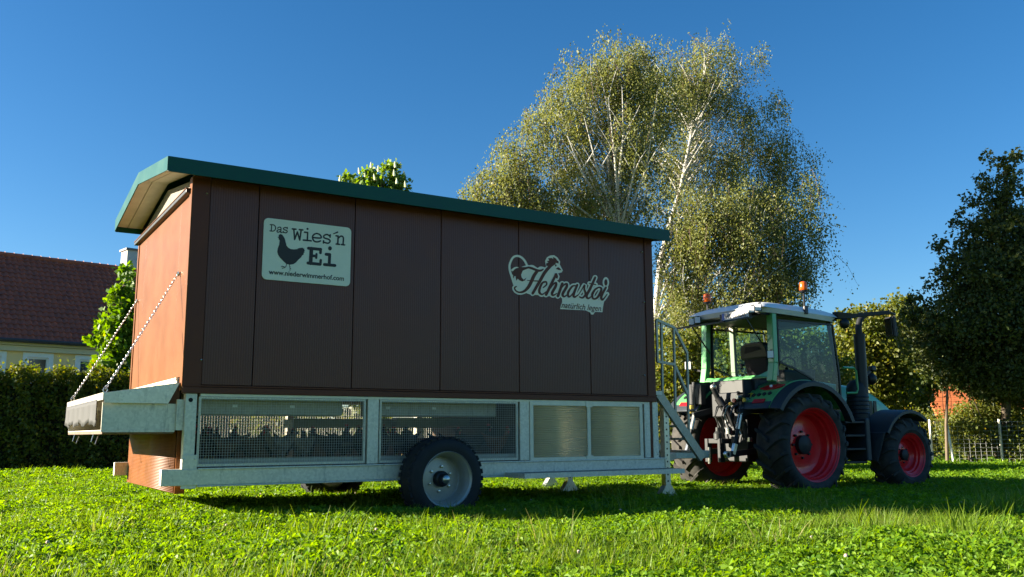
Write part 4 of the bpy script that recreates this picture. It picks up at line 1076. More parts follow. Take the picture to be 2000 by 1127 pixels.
def leaf_mesh(name, P, size, m, parent=None, tip=None, jit=1.0, aspect=.62, shade=None):
    V, F = leaf_quads(P, size, tip, jit, aspect)
    sh = np.repeat(rng.uniform(0, 1, len(P)) if shade is None else shade, 4)
    return link(name, np_mesh(name, V, F, sh, m), m, parent)
def limb(mb, p, q, r0, r1, bend=.12, n=5, rg=None):
    rg = rg or random
    p, q = Vector(p), Vector(q); L_ = (q - p).length
    off = Vector((rg.uniform(-1, 1), rg.uniform(-1, 1), rg.uniform(-.3, .6))) * L_ * bend
    pts = [p.lerp(q, t) + off * math.sin(math.pi * t) for t in [i / n for i in range(n + 1)]]
    mb.tube(pts, [r0 + (r1 - r0) * i / n for i in range(n + 1)], 7)
    return pts
def pipe_mesh(name, segs, m, parent):
    mb = MB()
    for pts, rr in segs: mb.tube(pts, rr, 6)
    return mb.build(name, m, parent)

def birch(label, base, trunk, blobs, n_strand, size=.066, group='birch trees'):
    """white trunk along TRUNK points; BLOBS (centre, radius xyz) filled with drooping leafy twigs"""
    t = thing('birch_tree', label, 'tree', base, group)
    rg = random.Random(int(base[0] * 100)); nr = np.random.default_rng(int(abs(base[0]) * 100) + 5)
    mb = MB(); tp_ = [Vector(p) for p in trunk]; n = len(tp_)
    mb.tube(tp_, [.125 * (1 - i / (n - 1)) ** 1.0 + .012 for i in range(n)], 9)
    tp_ = [tp_[0]] + [a.lerp(b, u) for a, b in zip(tp_[1:], tp_[2:]) for u in (0, .17, .33, .5, .67, .83)] + [tp_[-1]]
    tips = []
    for c, rad in blobs:
        c = Vector(c)
        for _ in range(6 if rad[0] > .85 else 2):
            q = c + Vector((rg.uniform(-.6, .6) * rad[0], rg.uniform(-.6, .6) * rad[1], rg.uniform(-.5, .3) * rad[2]))
            st0 = max(tp_[1:], key=lambda p: -abs((q.z - p.z) - 1.15 * math.hypot(p.x - q.x, p.y - q.y) - .15) + rg.uniform(-.5, .5))
            pts = limb(mb, st0, q, .024 + .012 * rg.random(), .006, .12, 6, rg); tips += pts[2:]
            for _k in range(2):
                e = pts[3] + Vector((rg.uniform(-1, 1) * rad[0] * .5, rg.uniform(-1, 1) * rad[1] * .5, rg.uniform(-.2, .4) * rad[2] * .5))
                tips += limb(mb, pts[rg.choice((2, 3))], e, .022, .006, .1, 4, rg)[2:]
    for c, rad in blobs:                      # pale branches on the side towards the meadow
        c = Vector(c); fr = (CAM - c); fr.z = 0; fr.normalize()
        for _ in range(2):
            q = c + fr * rad[1] * rg.uniform(.6, 1.0) + R0 * rad[0] * rg.uniform(-.6, .6) + Vector((0, 0, rad[2] * rg.uniform(-.5, .25)))
            st0 = max(tp_[1:], key=lambda p: -abs((q.z - p.z) - 1.3 * math.hypot(p.x - q.x, p.y - q.y) - .2) + rg.uniform(-.5, .5))
            limb(mb, st0 + fr * .05, q, .028, .006, .12, 6, rg)
    mb.build('trunk', bark_birch, t)
    tot = sum((r[0] * r[1] * r[2]) ** .8 for _, r in blobs) ; Pl = []; Sh = []; tw = MB(); cnt = 0
    for c, rad in blobs:
        k_ = int(n_strand * (rad[0] * rad[1] * rad[2]) ** .8 / tot)
        s0 = in_ball(k_, nr)
        # clumps: draw towards a few centres, so that gaps open between them
        cen = in_ball(max(6, k_ // 22), nr) * 1.0
        s0 = np.where(nr.uniform(size=(k_, 1)) < .85, cen[nr.integers(0, len(cen), k_)] + nr.normal(size=(k_, 3)) * .17, s0)
        s0 = s0 * np.array(rad) + np.array(c)
        for p in s0:
            L_ = nr.uniform(.25, .95); m_ = int(L_ / .04)
            u = np.linspace(0, 1, m_)[:, None]
            dr = np.array((nr.normal() * .3, nr.normal() * .3, -1)) 
            out = (p - np.array(c)) / np.array(rad) * .35; out[2] = 0
            q = p + out * u * L_ * (1 - u * .5) + dr * L_ * u ** 1.2 + nr.normal(size=(m_, 3)) * .065
            Pl.append(q); Sh.append(np.clip(nr.uniform(0, .75) + nr.normal(size=m_) * .18, 0, 1))
            cnt += 1
            if cnt % 6 == 0:
                qq = [p, p + out * .5 * L_ + dr * L_ * .4, p + out * L_ * .5 + dr * L_]
                tw.tube(qq, [.007, .005, .003], 3, caps=False)
    P = np.concatenate(Pl); S = np.concatenate(Sh)
    tw.build('twigs', twig_m, t, kind='stuff')
    leaf_mesh('crown', P, size, birch_leaf, t, tip=(0, 0, -1.0), jit=.75, aspect=.7, shade=S)
    return t
def A(px, py, d): return tuple(at(px, py, d))
def blob(px, py, d, rx, ry, depth=None):   # photo size in pixels -> metres at that distance
    s = d / FPX
    return (A(px, py, d), (rx * s, (depth or (rx + ry) * .5) * s, ry * s))
D1 = 27.0
b1 = at(1205, 905, D1); b1.z = float(gz(b1.x, b1.y)) - .05
birch('tall birch with several white stems behind the coop roof, its left half', tuple(b1),
      [b1, A(1203, 700, D1), A(1204, 520, D1), A(1198, 420, D1), A(1192, 300, D1), A(1195, 200, D1), A(1200, 110, D1)],
      [blob(1190, 130, D1, 75, 75), blob(1125, 190, D1, 80, 80), blob(1090, 265, D1, 70, 75), blob(1190, 270, D1, 95, 95), blob(1160, 370, D1, 85, 70), blob(1250, 200, D1, 65, 110), blob(1105, 370, D1, 55, 55), blob(1250, 350, D1, 60, 80), blob(1060, 200, D1, 35, 40), blob(1268, 110, D1 + .6, 48, 55), blob(1290, 200, D1 + .8, 45, 60)], 4100)
# further stems of the same clump
st2 = MB()
for pl_ in (((1211, 640), (1210, 440), (1200, 300), (1188, 190)), ((1200, 640), (1205, 440), (1168, 335), (1140, 225)), ((1218, 640), (1214, 440), (1238, 340), (1247, 240)), ((1196, 640), (1196, 430), (1135, 335), (1108, 265)), ((1222, 640), (1222, 430), (1262, 330), (1275, 250)), ((1206, 640), (1203, 400), (1218, 260), (1215, 170)), ((1190, 640), (1190, 450), (1110, 390), (1080, 340))):
    dd_ = [D1 - .2, D1 - .7, D1 - 1.25, D1 - 1.3]
    st2.tube([A(x, y, d) for (x, y), d in zip(pl_, dd_)], [.06, .045, .026, .008], 7)
    for (x, y), d in list(zip(pl_, dd_))[1:3]:
        for sg in (-1, 1): limb(st2, A(x, y, d), A(x + sg * 32, y - 55, d - .25), .02, .005, .08, 4, random.Random(x))
st2.build('stem', bark_birch, bpy.data.objects['birch_tree'])
D2 = 29.8
b2 = at(1283, 900, D2); b2.z = float(gz(b2.x, b2.y)) - .05
birch('tallest birch whose white trunk leans right beside the coop front eave', tuple(b2),
      [b2, A(1278, 640, D2), A(1290, 510, D2), A(1308, 440, D2 - .7), A(1330, 370, D2 - 1.2), A(1347, 280, D2 - 1.2), A(1362, 200, D2 - .6), A(1380, 130, D2)],
      [blob(1335, 130, D2, 65, 72), blob(1425, 140, D2, 60, 75), blob(1320, 230, D2, 80, 85), blob(1415, 240, D2, 90, 90), blob(1370, 330, D2, 95, 80), blob(1495, 240, D2, 50, 65), blob(1510, 330, D2, 60, 75), blob(1285, 320, D2, 50, 80), blob(1460, 340, D2, 80, 70), blob(1545, 350, D2, 45, 75), blob(1270, 160, D2, 45, 60), blob(1370, 190, D2 - .8, 60, 55), blob(1375, 100, D2, 45, 45)], 3700)
D3 = 25.5
b3 = at(1350, 905, D3); b3.z = float(gz(b3.x, b3.y)) - .05
birch('lower spreading birch whose foliage hangs down behind the tractor cab', tuple(b3),
      [b3, A(1350, 720, D3), A(1347, 640, D3), A(1362, 560, D3), A(1385, 500, D3), A(1400, 450, D3)],
      [blob(1370, 430, D3, 90, 75), blob(1470, 420, D3, 90, 80), blob(1550, 430, D3, 55, 90), blob(1330, 500, D3, 60, 75), blob(1420, 520, D3, 95, 75), blob(1520, 530, D3, 80, 65), blob(1325, 590, D3, 60, 60), blob(1400, 610, D3, 75, 55), blob(1480, 600, D3, 70, 45), blob(1565, 530, D3, 35, 50)], 4600)
D4 = 26.0
b4 = at(1040, 905, D4); b4.z = float(gz(b4.x, b4.y)) - .05
birch('small birch peeping over the roof left of the tall birches', tuple(b4),
      [b4, A(1035, 560, D4), A(1030, 430, D4), A(1015, 370, D4), A(1005, 320, D4)],
      [blob(1000, 325, D4, 60, 52), blob(960, 360, D4, 48, 48), blob(1040, 370, D4, 55, 50), blob(1000, 410, D4, 80, 40)], 1350)

def leafy(name, label, cat, base, trunk, blobs, nleaf, size, m, group=None, bark=None, rtrunk=.16, clump=.16, tip=None, frac=.75, limbs=3):
    t = thing(name, label, cat, base, group)
    rg = random.Random(int(abs(base[0]) * 77) + nleaf); nr = np.random.default_rng(int(abs(base[0]) * 77) + nleaf)
    mb = MB(); tp_ = [Vector(p) for p in trunk]; n = len(tp_)
    mb.tube(tp_, [rtrunk * (1 - i / n) + .02 for i in range(n)], 9)
    for c, rad in blobs:
        c = Vector(c)
        if rad[0] < .4 and nleaf > 60000: continue
        for _ in range(limbs):
            q = c + Vector((rg.uniform(-.6, .6) * rad[0], rg.uniform(-.6, .6) * rad[1], rg.uniform(-.6, .2) * rad[2]))
            st0 = min(tp_, key=lambda p: (p - q).length + (2 if p.z > q.z else 0))
            limb(mb, st0, q, min(.03, rtrunk * .25), .006, .08, 5, rg)
    mb.build('trunk', bark or bark_dark, t)
    tot = sum(r[0] * r[1] * r[2] for _, r in blobs); Pl = []; Sh = []
    for c, rad in blobs:
        k_ = int(nleaf * (rad[0] * rad[1] * rad[2]) / tot)
        cen = in_ball(max(8, k_ // 60), nr); cs = nr.uniform(0, .7, len(cen))
        i_ = nr.integers(0, len(cen), k_)
        p = np.where(nr.uniform(size=(k_, 1)) < frac, cen[i_] + nr.normal(size=(k_, 3)) * clump, in_ball(k_, nr))
        Pl.append(p * np.array(rad) + np.array(c)); Sh.append(np.clip(cs[i_] + nr.normal(size=k_) * .2, 0, 1))
    leaf_mesh('crown', np.concatenate(Pl), size, m, t, tip=tip, jit=1.0, aspect=.7, shade=np.concatenate(Sh))
    return t
# dark lime tree on the right
DL = 27.0
bl = at(1965, 895, DL); bl.z = float(gz(bl.x, bl.y))
leafy('lime_tree', 'tall dark green lime tree with a cone crown at the right edge', 'tree', tuple(bl),
      [bl, A(1963, 700, DL), A(1962, 500, DL), A(1965, 330, DL)],
      [blob(1968, 335, DL, 28, 42), blob(1960, 390, DL, 55, 50), blob(1955, 460, DL, 88, 60), blob(1950, 540, DL, 130, 66), blob(1955, 630, DL, 175, 75), blob(1850, 495, DL, 26, 32), blob(1870, 690, DL, 90, 60), blob(1990, 710, DL, 160, 75), blob(2060, 520, DL, 80, 110), blob(1795, 610, DL, 34, 36), blob(2100, 650, DL, 70, 90), blob(1815, 665, DL, 50, 40), blob(1960, 745, DL, 120, 34)] + [blob(x, y, DL + random.uniform(-.6, .6), 15, 20) for x, y in ((1930, 305), (1912, 345), (1892, 385), (1880, 420), (1862, 440), (1832, 470), (1842, 520), (1815, 550), (1788, 575), (1772, 600), (1760, 635), (1768, 670), (1785, 705), (1800, 730), (1840, 745), (1875, 760), (1845, 722), (1900, 768), (1930, 775), (1990, 300), (1985, 345))], 100000, .11, lime_leaf, rtrunk=.13, clump=.11, limbs=1, tip=(0, 0, -.4))
# loose orchard trees behind the tractor
for (lab, px, top, d, bl_, n_) in (
    ('yellowish orchard tree directly behind the tractor bonnet', 1700, 600, 32.0, [(1685, 640, 55, 45), (1720, 690, 70, 62), (1665, 700, 62, 62), (1690, 770, 80, 60), (1750, 755, 60, 52), (1655, 625, 28, 25), (1700, 840, 80, 50)], 26000),
    ('loose olive tree between the tractor mirror and the dark lime tree', 1775, 590, 33.5, [(1755, 615, 42, 42), (1785, 660, 58, 55), (1770, 720, 68, 58), (1795, 752, 42, 42), (1732, 640, 28, 34), (1755, 810, 60, 52)], 26000),
    ('low bushy tree seen through the tractor cab', 1560, 640, 22.0, [(1560, 680, 75, 48), (1490, 690, 75, 52), (1600, 740, 75, 55), (1530, 760, 90, 55), (1440, 740, 66, 60), (1560, 830, 110, 60)], 30000),
    ('bushy tree behind the stair railing', 1330, 660, 23.0, [(1320, 700, 70, 55), (1390, 710, 60, 60), (1300, 770, 75, 60), (1380, 800, 75, 60), (1240, 800, 50, 45), (1320, 850, 100, 50)], 26000)):
    b = at(px, 895, d); b.z = float(gz(b.x, b.y))
    leafy('orchard_tree', lab, 'tree', tuple(b), [b, A(px + 3, 820, d), A(px - 4, 740, d), A(px, top + 40, d)], [blob(x, y, d, rx, ry) for x, y, rx, ry in bl_], n_, .004 * d, apple_leaf, 'small trees behind the tractor', rtrunk=.11, clump=.17)
# understorey bushes by the fence
for i, (px, py, d, rx, ry, lab) in enumerate(((1895, 838, 27.3, 52, 52, 'rounded shrub behind the wire fence, left of the lime trunk'), (1985, 845, 27.2, 60, 60, 'rounded shrub behind the wire fence at the right edge'), (1800, 850, 29.5, 50, 50, 'shrub behind the front wheel of the tractor'), (1945, 815, 28.5, 50, 44, 'broad shrub with light leaves under the lime tree'), (2060, 840, 28, 70, 60, 'shrub beyond the right edge by the fence'))):
    b = at(px, 900, d); b.z = float(gz(b.x, b.y))
    leafy('shrub', lab, 'shrub', tuple(b), [b, A(px, py, d)], [blob(px, py, d, rx, ry), blob(px - rx * .5, py + 12, d, rx * .6, ry * .7), blob(px + rx * .5, py + 8, d, rx * .6, ry * .75)], 9000, .085, apple_leaf, 'shrubs along the fence', rtrunk=.05, limbs=2)
# staked sapling by the fence
b = at(1850, 905, 26.5); b.z = float(gz(b.x, b.y))
leafy('sapling', 'thin bare-stemmed sapling beside the first fence post', 'tree', tuple(b), [b, A(1848, 830, 26.5), A(1851, 740, 26.5)], [blob(1850, 745, 26.5, 14, 22)], 350, .08, apple_leaf, bark=mat('pale_bark', (.13, .095, .06), .8, noise=.2), rtrunk=.035)
# small maple in front of the house
DM = 23.0
b = at(232, 900, DM); b.z = float(gz(b.x, b.y))
leafy('maple_tree', 'bright green young maple between the house and the coop', 'tree', tuple(b), [b, A(232, 780, DM), A(236, 680, DM), A(240, 560, DM)],
      [blob(248, 545, DM, 18, 26), blob(238, 585, DM, 26, 26), blob(226, 625, DM, 36, 30), blob(205, 640, DM, 22, 20), blob(232, 670, DM, 42, 32), blob(178, 662, DM, 18, 12), blob(232, 715, DM, 44, 30), blob(262, 620, DM, 30, 50), blob(250, 760, DM, 40, 40)], 5200, .15, maple_leaf, rtrunk=.07, clump=.2, tip=(0, 0, -.5))
# flowering shrub-tree peeping over the coop roof
DV = 15.5
b = at(735, 905, DV); b.z = float(gz(b.x, b.y))
ft = leafy('flowering_tree', 'round bright green tree with pale flower spikes peeping over the green roof', 'tree', tuple(b), [b, A(735, 700, DV), A(736, 500, DV), A(740, 390, DV)],
      [blob(688, 356, DV, 24, 20), blob(722, 350, DV, 26, 26), blob(757, 346, DV, 30, 28), blob(782, 360, DV, 24, 26), blob(735, 400, DV, 66, 40), blob(730, 470, DV, 70, 60)], 11000, .075, panicle_leaf, rtrunk=.09, clump=.14)
fl = MB(); fr_ = random.Random(9)
for px, py in ((664, 351), (678, 347), (702, 336), (713, 342), (725, 325), (739, 332), (752, 330), (760, 328), (772, 324), (782, 326), (770, 340), (748, 345), (790, 342), (732, 348), (706, 352), (775, 356), (792, 362)):
    p = at(px, py, DV + fr_.uniform(-.5, .1)); k_ = Vector((fr_.uniform(-.3, .3), fr_.uniform(-.3, .3), 1)).normalized()
    fl.tube([p - k_ * .03, p, p + k_ * .04, p + k_ * .08], [.02, .024, .016, .004], 7)
fl.build('flower_spikes', flower_w, ft, kind='stuff')

# clipped hedge on the left
ht = thing('hedge', 'tall clipped hedge, dark face and sunlit top, left of the coop', 'hedge', (-1, 14.3, 0))
h0, h1 = Vector((-4.0, 15.9, 0)), Vector((3.6, 12.6, 0))
dh = (h1 - h0); hl_ = dh.length; dh.normalize(); nh = Vector((dh.y, -dh.x, 0)) * 1.0
if nh.dot(CAM - h0) < 0: nh = -nh
nl = 46000
u = rng.uniform(0, 1, nl); z = rng.uniform(0, 1, nl); w_ = rng.uniform(0, 1, nl)
side = rng.uniform(0, 1, nl)
w_ = np.where(side < .55, rng.beta(1.1, 5, nl), w_); z = np.where((side >= .55) & (side < .9), 1 - rng.beta(1, 7, nl), z)
wob = .10 * np.sin(u * 37) + .07 * np.sin(u * 91 + z * 9) + .05 * np.sin(z * 23 + u * 50)
HT = 2.44 - .20 * u
P = np.array(h0) + np.outer(u * hl_, np.array(dh)) - np.outer(w_ * 1.1 + wob * (1 - w_), np.array(nh))
P[:, 2] = z * (HT + .10 * np.sin(u * 61) + .05 * np.sin(u * 170)) + rng.exponential(.05, nl) * (z > .9)
leaf_mesh('foliage', P, .085, hedge_leaf, ht, tip=np.array(nh) * .5, jit=1.0, aspect=.7)
hs = MB(); rgh = random.Random(3)
for i in range(26):
    p = h0 + dh * hl_ * (i + .5) / 26 - nh * .55
    hs.tube([p, p + Vector((rgh.uniform(-.1, .1), 0, 1.2)), p + Vector((rgh.uniform(-.2, .2), 0, 2.1))], [.03, .022, .01], 6)
hs.build('stems', bark_dark, ht)
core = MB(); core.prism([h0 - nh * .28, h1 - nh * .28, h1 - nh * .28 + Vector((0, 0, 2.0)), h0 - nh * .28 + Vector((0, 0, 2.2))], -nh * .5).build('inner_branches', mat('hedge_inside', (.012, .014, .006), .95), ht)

# house with tiled roof behind the hedge
HD = Vector((.979, .204, 0)); HN = Vector((.204, -.979, 0))           # along the eaves, towards the camera
E0 = at(60, 664, 38.0); eave_z = 4.85
hb0 = Vector((E0.x, E0.y, 0)) - HD * 9.0
HL = 9.0 + 8.5; HDEP = 4.0
H = thing('house', 'cream house with dark red tiled roof and white framed windows', 'house', (hb0.x, hb0.y, 0))
wall_cream = mat('cream_render', (.86, .63, .31), .8, noise=.06, nscale=2)
white_trim = mat('white_window_trim', (.78, .80, .80), .5, noise=.04)
tile_m = mat('red_clay_tile', (.42, .115, .06), .5, spec=.3, noise=.35, nscale=3, col2=(.24, .075, .05))
slate_m = mat('chimney_cap', (.12, .12, .13), .6)
win_gl = mat('dark_window_glass', (.03, .04, .055), .06, spec=.8)
def hp(a, n, z): return hb0 + HD * a + HN * n + Vector((0, 0, z))     # along, out of the wall, up
WB = -.55                                                             # wall plane lies behind the eave
def hbox(name, a0, a1, n0, n1, z0, z1, m, parent, **kw):
    return MB().prism([hp(a0, n0, z0), hp(a1, n0, z0), hp(a1, n1, z0), hp(a0, n1, z0)], (0, 0, z1 - z0)).build(name, m, parent, **kw)
# wall with window openings
wins = [1.95, 5.35, 7.3, 9.25, 11.15]
wx0 = [onp_ for onp_ in ()]
def along(px, py):                                                    # where a photo pixel meets the house's front wall
    r = ray(px, py); q = hp(0, WB, 0); tt = (q - CAM).dot(HN) / r.dot(HN); p = CAM + r * tt
    return (p - q).dot(HD), p.z
wl_ = []
for (xa, xb, yt) in ((-58, 12, 690), (46, 104, 689), (148, 192, 695)):
    a0, zt = along(xa, yt); a1, _ = along(xb, yt); wl_.append((a0, a1, zt))
wl_[2] = (wl_[2][0], wl_[2][0] + wl_[1][1] - wl_[1][0], wl_[1][2])
wl_[0] = (wl_[0][1] - wl_[1][1] + wl_[1][0], wl_[0][1], wl_[1][2])
segs_ = [0.0] + [q for w3 in wl_ for q in (w3[0], w3[1])] + [HL]
zt = wl_[1][2]; zb_ = zt - 1.5
for i in range(0, len(segs_), 2): hbox('wall', segs_[i], segs_[i + 1], WB, WB - .3, 0, eave_z + .1, wall_cream, H)
for a0, a1, _ in wl_:
    hbox('wall', a0, a1, WB, WB - .3, 0, zb_, wall_cream, H); hbox('wall', a0, a1, WB, WB - .3, zt, eave_z + .1, wall_cream, H)
    f = MB(); fw = .17
    for (x0_, x1_, z0_, z1_) in ((a0 - .02, a1 + .02, zt - fw, zt + .02), (a0 - .02, a1 + .02, zb_ - .02, zb_ + fw), (a0 - .02, a0 + fw, zb_ + fw, zt - fw), (a1 - fw, a1 + .02, zb_ + fw, zt - fw)):
        f.prism([hp(x0_, WB + .03, z0_), hp(x1_, WB + .03, z0_), hp(x1_, WB - .05, z0_), hp(x0_, WB - .05, z0_)], (0, 0, z1_ - z0_))
    wo = f.build('window', white_trim, H)
    f = MB(); fi = fw + .07
    for (x0_, x1_, z0_, z1_) in ((a0 + fw, a1 - fw, zt - fi, zt - fw), (a0 + fw, a1 - fw, zb_ + fw, zb_ + fi), (a0 + fw, a0 + fi, zb_ + fi, zt - fi), (a1 - fi, a1 - fw, zb_ + fi, zt - fi)):
        f.prism([hp(x0_, WB - .06, z0_), hp(x1_, WB - .06, z0_), hp(x1_, WB - .14, z0_), hp(x0_, WB - .14, z0_)], (0, 0, z1_ - z0_))
    f.build('frame', white_trim, wo)
    hbox('pane', a0 + fi, a1 - fi, WB - .10, WB - .115, zb_ + fi, zt - fi, win_gl, wo)
hbox('wall', HL - .3, HL, WB - .302, -2 * HDEP - .3, 0, eave_z + .1, wall_cream, H)
MB().prism([hp(HL, WB, eave_z), hp(HL, -HDEP * 2 + .3, eave_z), hp(HL, -HDEP, eave_z + 3.2)], HD * -.3).build('gable_wall', wall_cream, H)
c1 = hbox('cornice', 0, HL + .1, WB + .002, WB + .22, eave_z - .42, eave_z - .20, white_trim, H)
c1.data.materials[0] = mat('pale_cornice', (.62, .56, .40), .7)
hbox('cornice', 0, HL + .1, WB + .002, WB + .38, eave_z - .19, eave_z - .05, mat('pale_cornice', (.62, .56, .40), .7), H)
MB().tube([hp(0, .08, eave_z - .02), hp(HL + .3, .08, eave_z - .02)], .085, 8).build('gutter', mat('dark_gutter', (.05, .045, .045), .5), H)
RZ = 4.2
sl = Vector(hp(0, -HDEP, eave_z + RZ) - hp(0, 0, eave_z)); sll = sl.length; sld = sl.normalized(); sn = HD.cross(sld).normalized()
if sn.dot(HN) < 0: sn = -sn
MB().prism([hp(0, .02, eave_z - .02), hp(HL + .3, .02, eave_z - .02), hp(HL + .3, -HDEP, eave_z + RZ - .04), hp(0, -HDEP, eave_z + RZ - .04)], -sn * .1).build('roof', slate_m, H)
MB().prism([hp(0, -HDEP - .02, eave_z + RZ - .04), hp(HL + .3, -HDEP - .02, eave_z + RZ - .04), hp(HL + .3, -2 * HDEP, eave_z - .02), hp(0, -2 * HDEP, eave_z - .02)], Vector((0, 0, -.1))).build('roof', tile_m, H)
tl = MB(); rows = 18; tw_ = .255; ncol = int((HL + .3) / tw_); rgt = random.Random(8)
for r_ in range(rows):
    for c_ in range(ncol):
        o = hp(c_ * tw_, 0, eave_z) + sld * (sll / rows * (r_ - .05)); up_ = sld * (sll / rows * 1.12); j = rgt.uniform(-.006, .006)
        prof = [(0, .015), (.22, .0), (.42, .012), (.6, .055), (.78, .07), (.92, .045), (1.02, .018)]
        vs = []
        for q in (0, 1):
            for a_, hgt in prof: vs.append(o + HD * (a_ * tw_) + up_ * q + sn * (hgt + (.045 + j if q == 0 else .0)))
        vs += [o + HD * (a_ * tw_) + sn * (hgt * .3 + .0) for a_, hgt in prof]
        n = len(prof)
        tl.add(vs, [(i, i + 1, n + i + 1, n + i) for i in range(n - 1)] + [(i, i + 1, 2 * n + i + 1, 2 * n + i) for i in range(n - 1)], False)
tl.build('roof_tiles', tile_m, H, kind='stuff')
rd = MB()
for i in range(int((HL + .3) / .38)):
    a_ = i * .38
    rd.tube([hp(a_, -HDEP, eave_z + RZ + .03), hp(a_ + .36, -HDEP, eave_z + RZ + .035), hp(a_ + .40, -HDEP, eave_z + RZ + .05)], [.13, .135, .15], 8)
rd.build('ridge_tiles', tile_m, H, kind='stuff')
a_, _z = along(266, 500)
ca = 9.0 + 5.15
chm = hbox('chimney', ca, ca + .6, -HDEP + .1, -HDEP - .7, eave_z + 2.2, eave_z + RZ + 1.0, mat('grey_chimney_render', (.52, .50, .47), .8, noise=.1), H)
hbox('chimney_cap', ca - .08, ca + .68, -HDEP + .18, -HDEP - .78, eave_z + RZ + 1.0, eave_z + RZ + 1.1, slate_m, chm)

# house with orange roof far right, seen under the lime tree
RH = at(1905, 845, 46); rhx, rhy = RH.x, RH.y
G = thing('house', 'distant white house with orange tiled roof under the lime tree', 'house', (rhx, rhy, 0))
rdir = Vector((R0.x, R0.y, 0)); rn = Vector((-rdir.y, rdir.x, 0))
def gp_(a, n, z): return Vector((rhx, rhy, 0)) + rdir * a + rn * n + Vector((0, 0, z))
orange_m = mat('orange_roof', (.60, .17, .05), .7, noise=.25, nscale=4)
MB().prism([gp_(-1.6, 0, -.3), gp_(8, 0, -.3), gp_(8, 0, 1.5), gp_(-1.6, 0, 1.5)], rn * .3).build('wall', white_m, G)
MB().prism([gp_(-1.6, .31, -.3), gp_(-1.3, .31, -.3), gp_(-1.3, 6, -.3), gp_(-1.6, 6, -.3)], (0, 0, 1.8)).build('wall', white_m, G)
for i in range(11):
    f0, f1 = i / 11, (i + 1) / 11
    MB().prism([gp_(-2.0 + .5 * f0, -.5 + 3.5 * f0, 1.45 + 2.6 * f0), gp_(8.3, -.5 + 3.5 * f0, 1.45 + 2.6 * f0), gp_(8.3, -.5 + 3.5 * f1, 1.43 + 2.6 * f1), gp_(-2.0 + .5 * f1, -.5 + 3.5 * f1, 1.43 + 2.6 * f1)], Vector((0, 0, .07))).build('tile_course', orange_m, G)
MB().prism([gp_(-2.0, -.5, 1.40), gp_(8.3, -.5, 1.40), gp_(8.3, 3, 3.98), gp_(-1.5, 3, 3.98)], Vector((0, 0, -.1))).build('roof', orange_m, G)
for a in (.6, 3.2): MB().prism([gp_(a, -.02, .1), gp_(a + .9, -.02, .1), gp_(a + .9, -.02, 1.2), gp_(a, -.02, 1.2)], rn * .018).build('window', win_gl, G)

# wire fence along the meadow on the right
FN = thing('wire_fence', 'wire mesh fence on thin posts at the right edge of the meadow', 'fence', (24, 7, 0))
f0 = at(1822, 905, 26.8); f1 = at(2120, 905, 26.0); f0.z = f1.z = 0
fz = lambda p: float(gz(p.x, p.y))
fd_ = f1 - f0; fl_ = fd_.length; fd_.normalize()
fence_steel = mat('fence_wire', (.42, .43, .41), .5, metal=.2)
for q, lean in ((0, 0), (.145, -.12), (.465, .0), (.80, .02)):
    p = f0 + fd_ * fl_ * q
    MB().beam((p.x, p.y, fz(p) - .1), (p.x + fd_.x * lean, p.y + fd_.y * lean, fz(p) + (1.42 if q != .145 else 1.30)), .05, .05).build('post', galv_m if q != .145 else white_m, FN)
mw = MB()
for i in range(13):
    hz = .05 + 1.3 * (i / 12) ** 1.25
    mw.beam((f0.x, f0.y, fz(f0) + hz), (f1.x, f1.y, fz(f1) + hz), .0048, .0048)
for i in range(int(fl_ / .15)):
    p = f0 + fd_ * .15 * i; mw.beam((p.x, p.y, fz(p) + .03), (p.x, p.y, fz(p) + 1.35), .003, .003)
mw.build('wire_mesh', fence_steel, FN, kind='stuff')

# far wood closing the horizon
fwn = 52000
a = rng.uniform(R(-180), R(180), fwn); d = rng.uniform(70, 84, fwn); z = rng.beta(1.4, 2.0, fwn) * (3.4 + 1.6 * np.sin(a * 23) + .9 * np.sin(a * 57))
az = YAW + a
P = np.stack([CAM.x + np.sin(az) * d, CAM.y + np.cos(az) * d, z], 1)
P = P[~((a > R(-38)) & (a < R(-8)) & (P[:, 2] > 3))]
o = leaf_mesh('far_wood', P, .75, lime_leaf, None, jit=1.0, aspect=.8)
tag(o, 'low dark wood far behind the meadow', 'wood', kind='stuff')

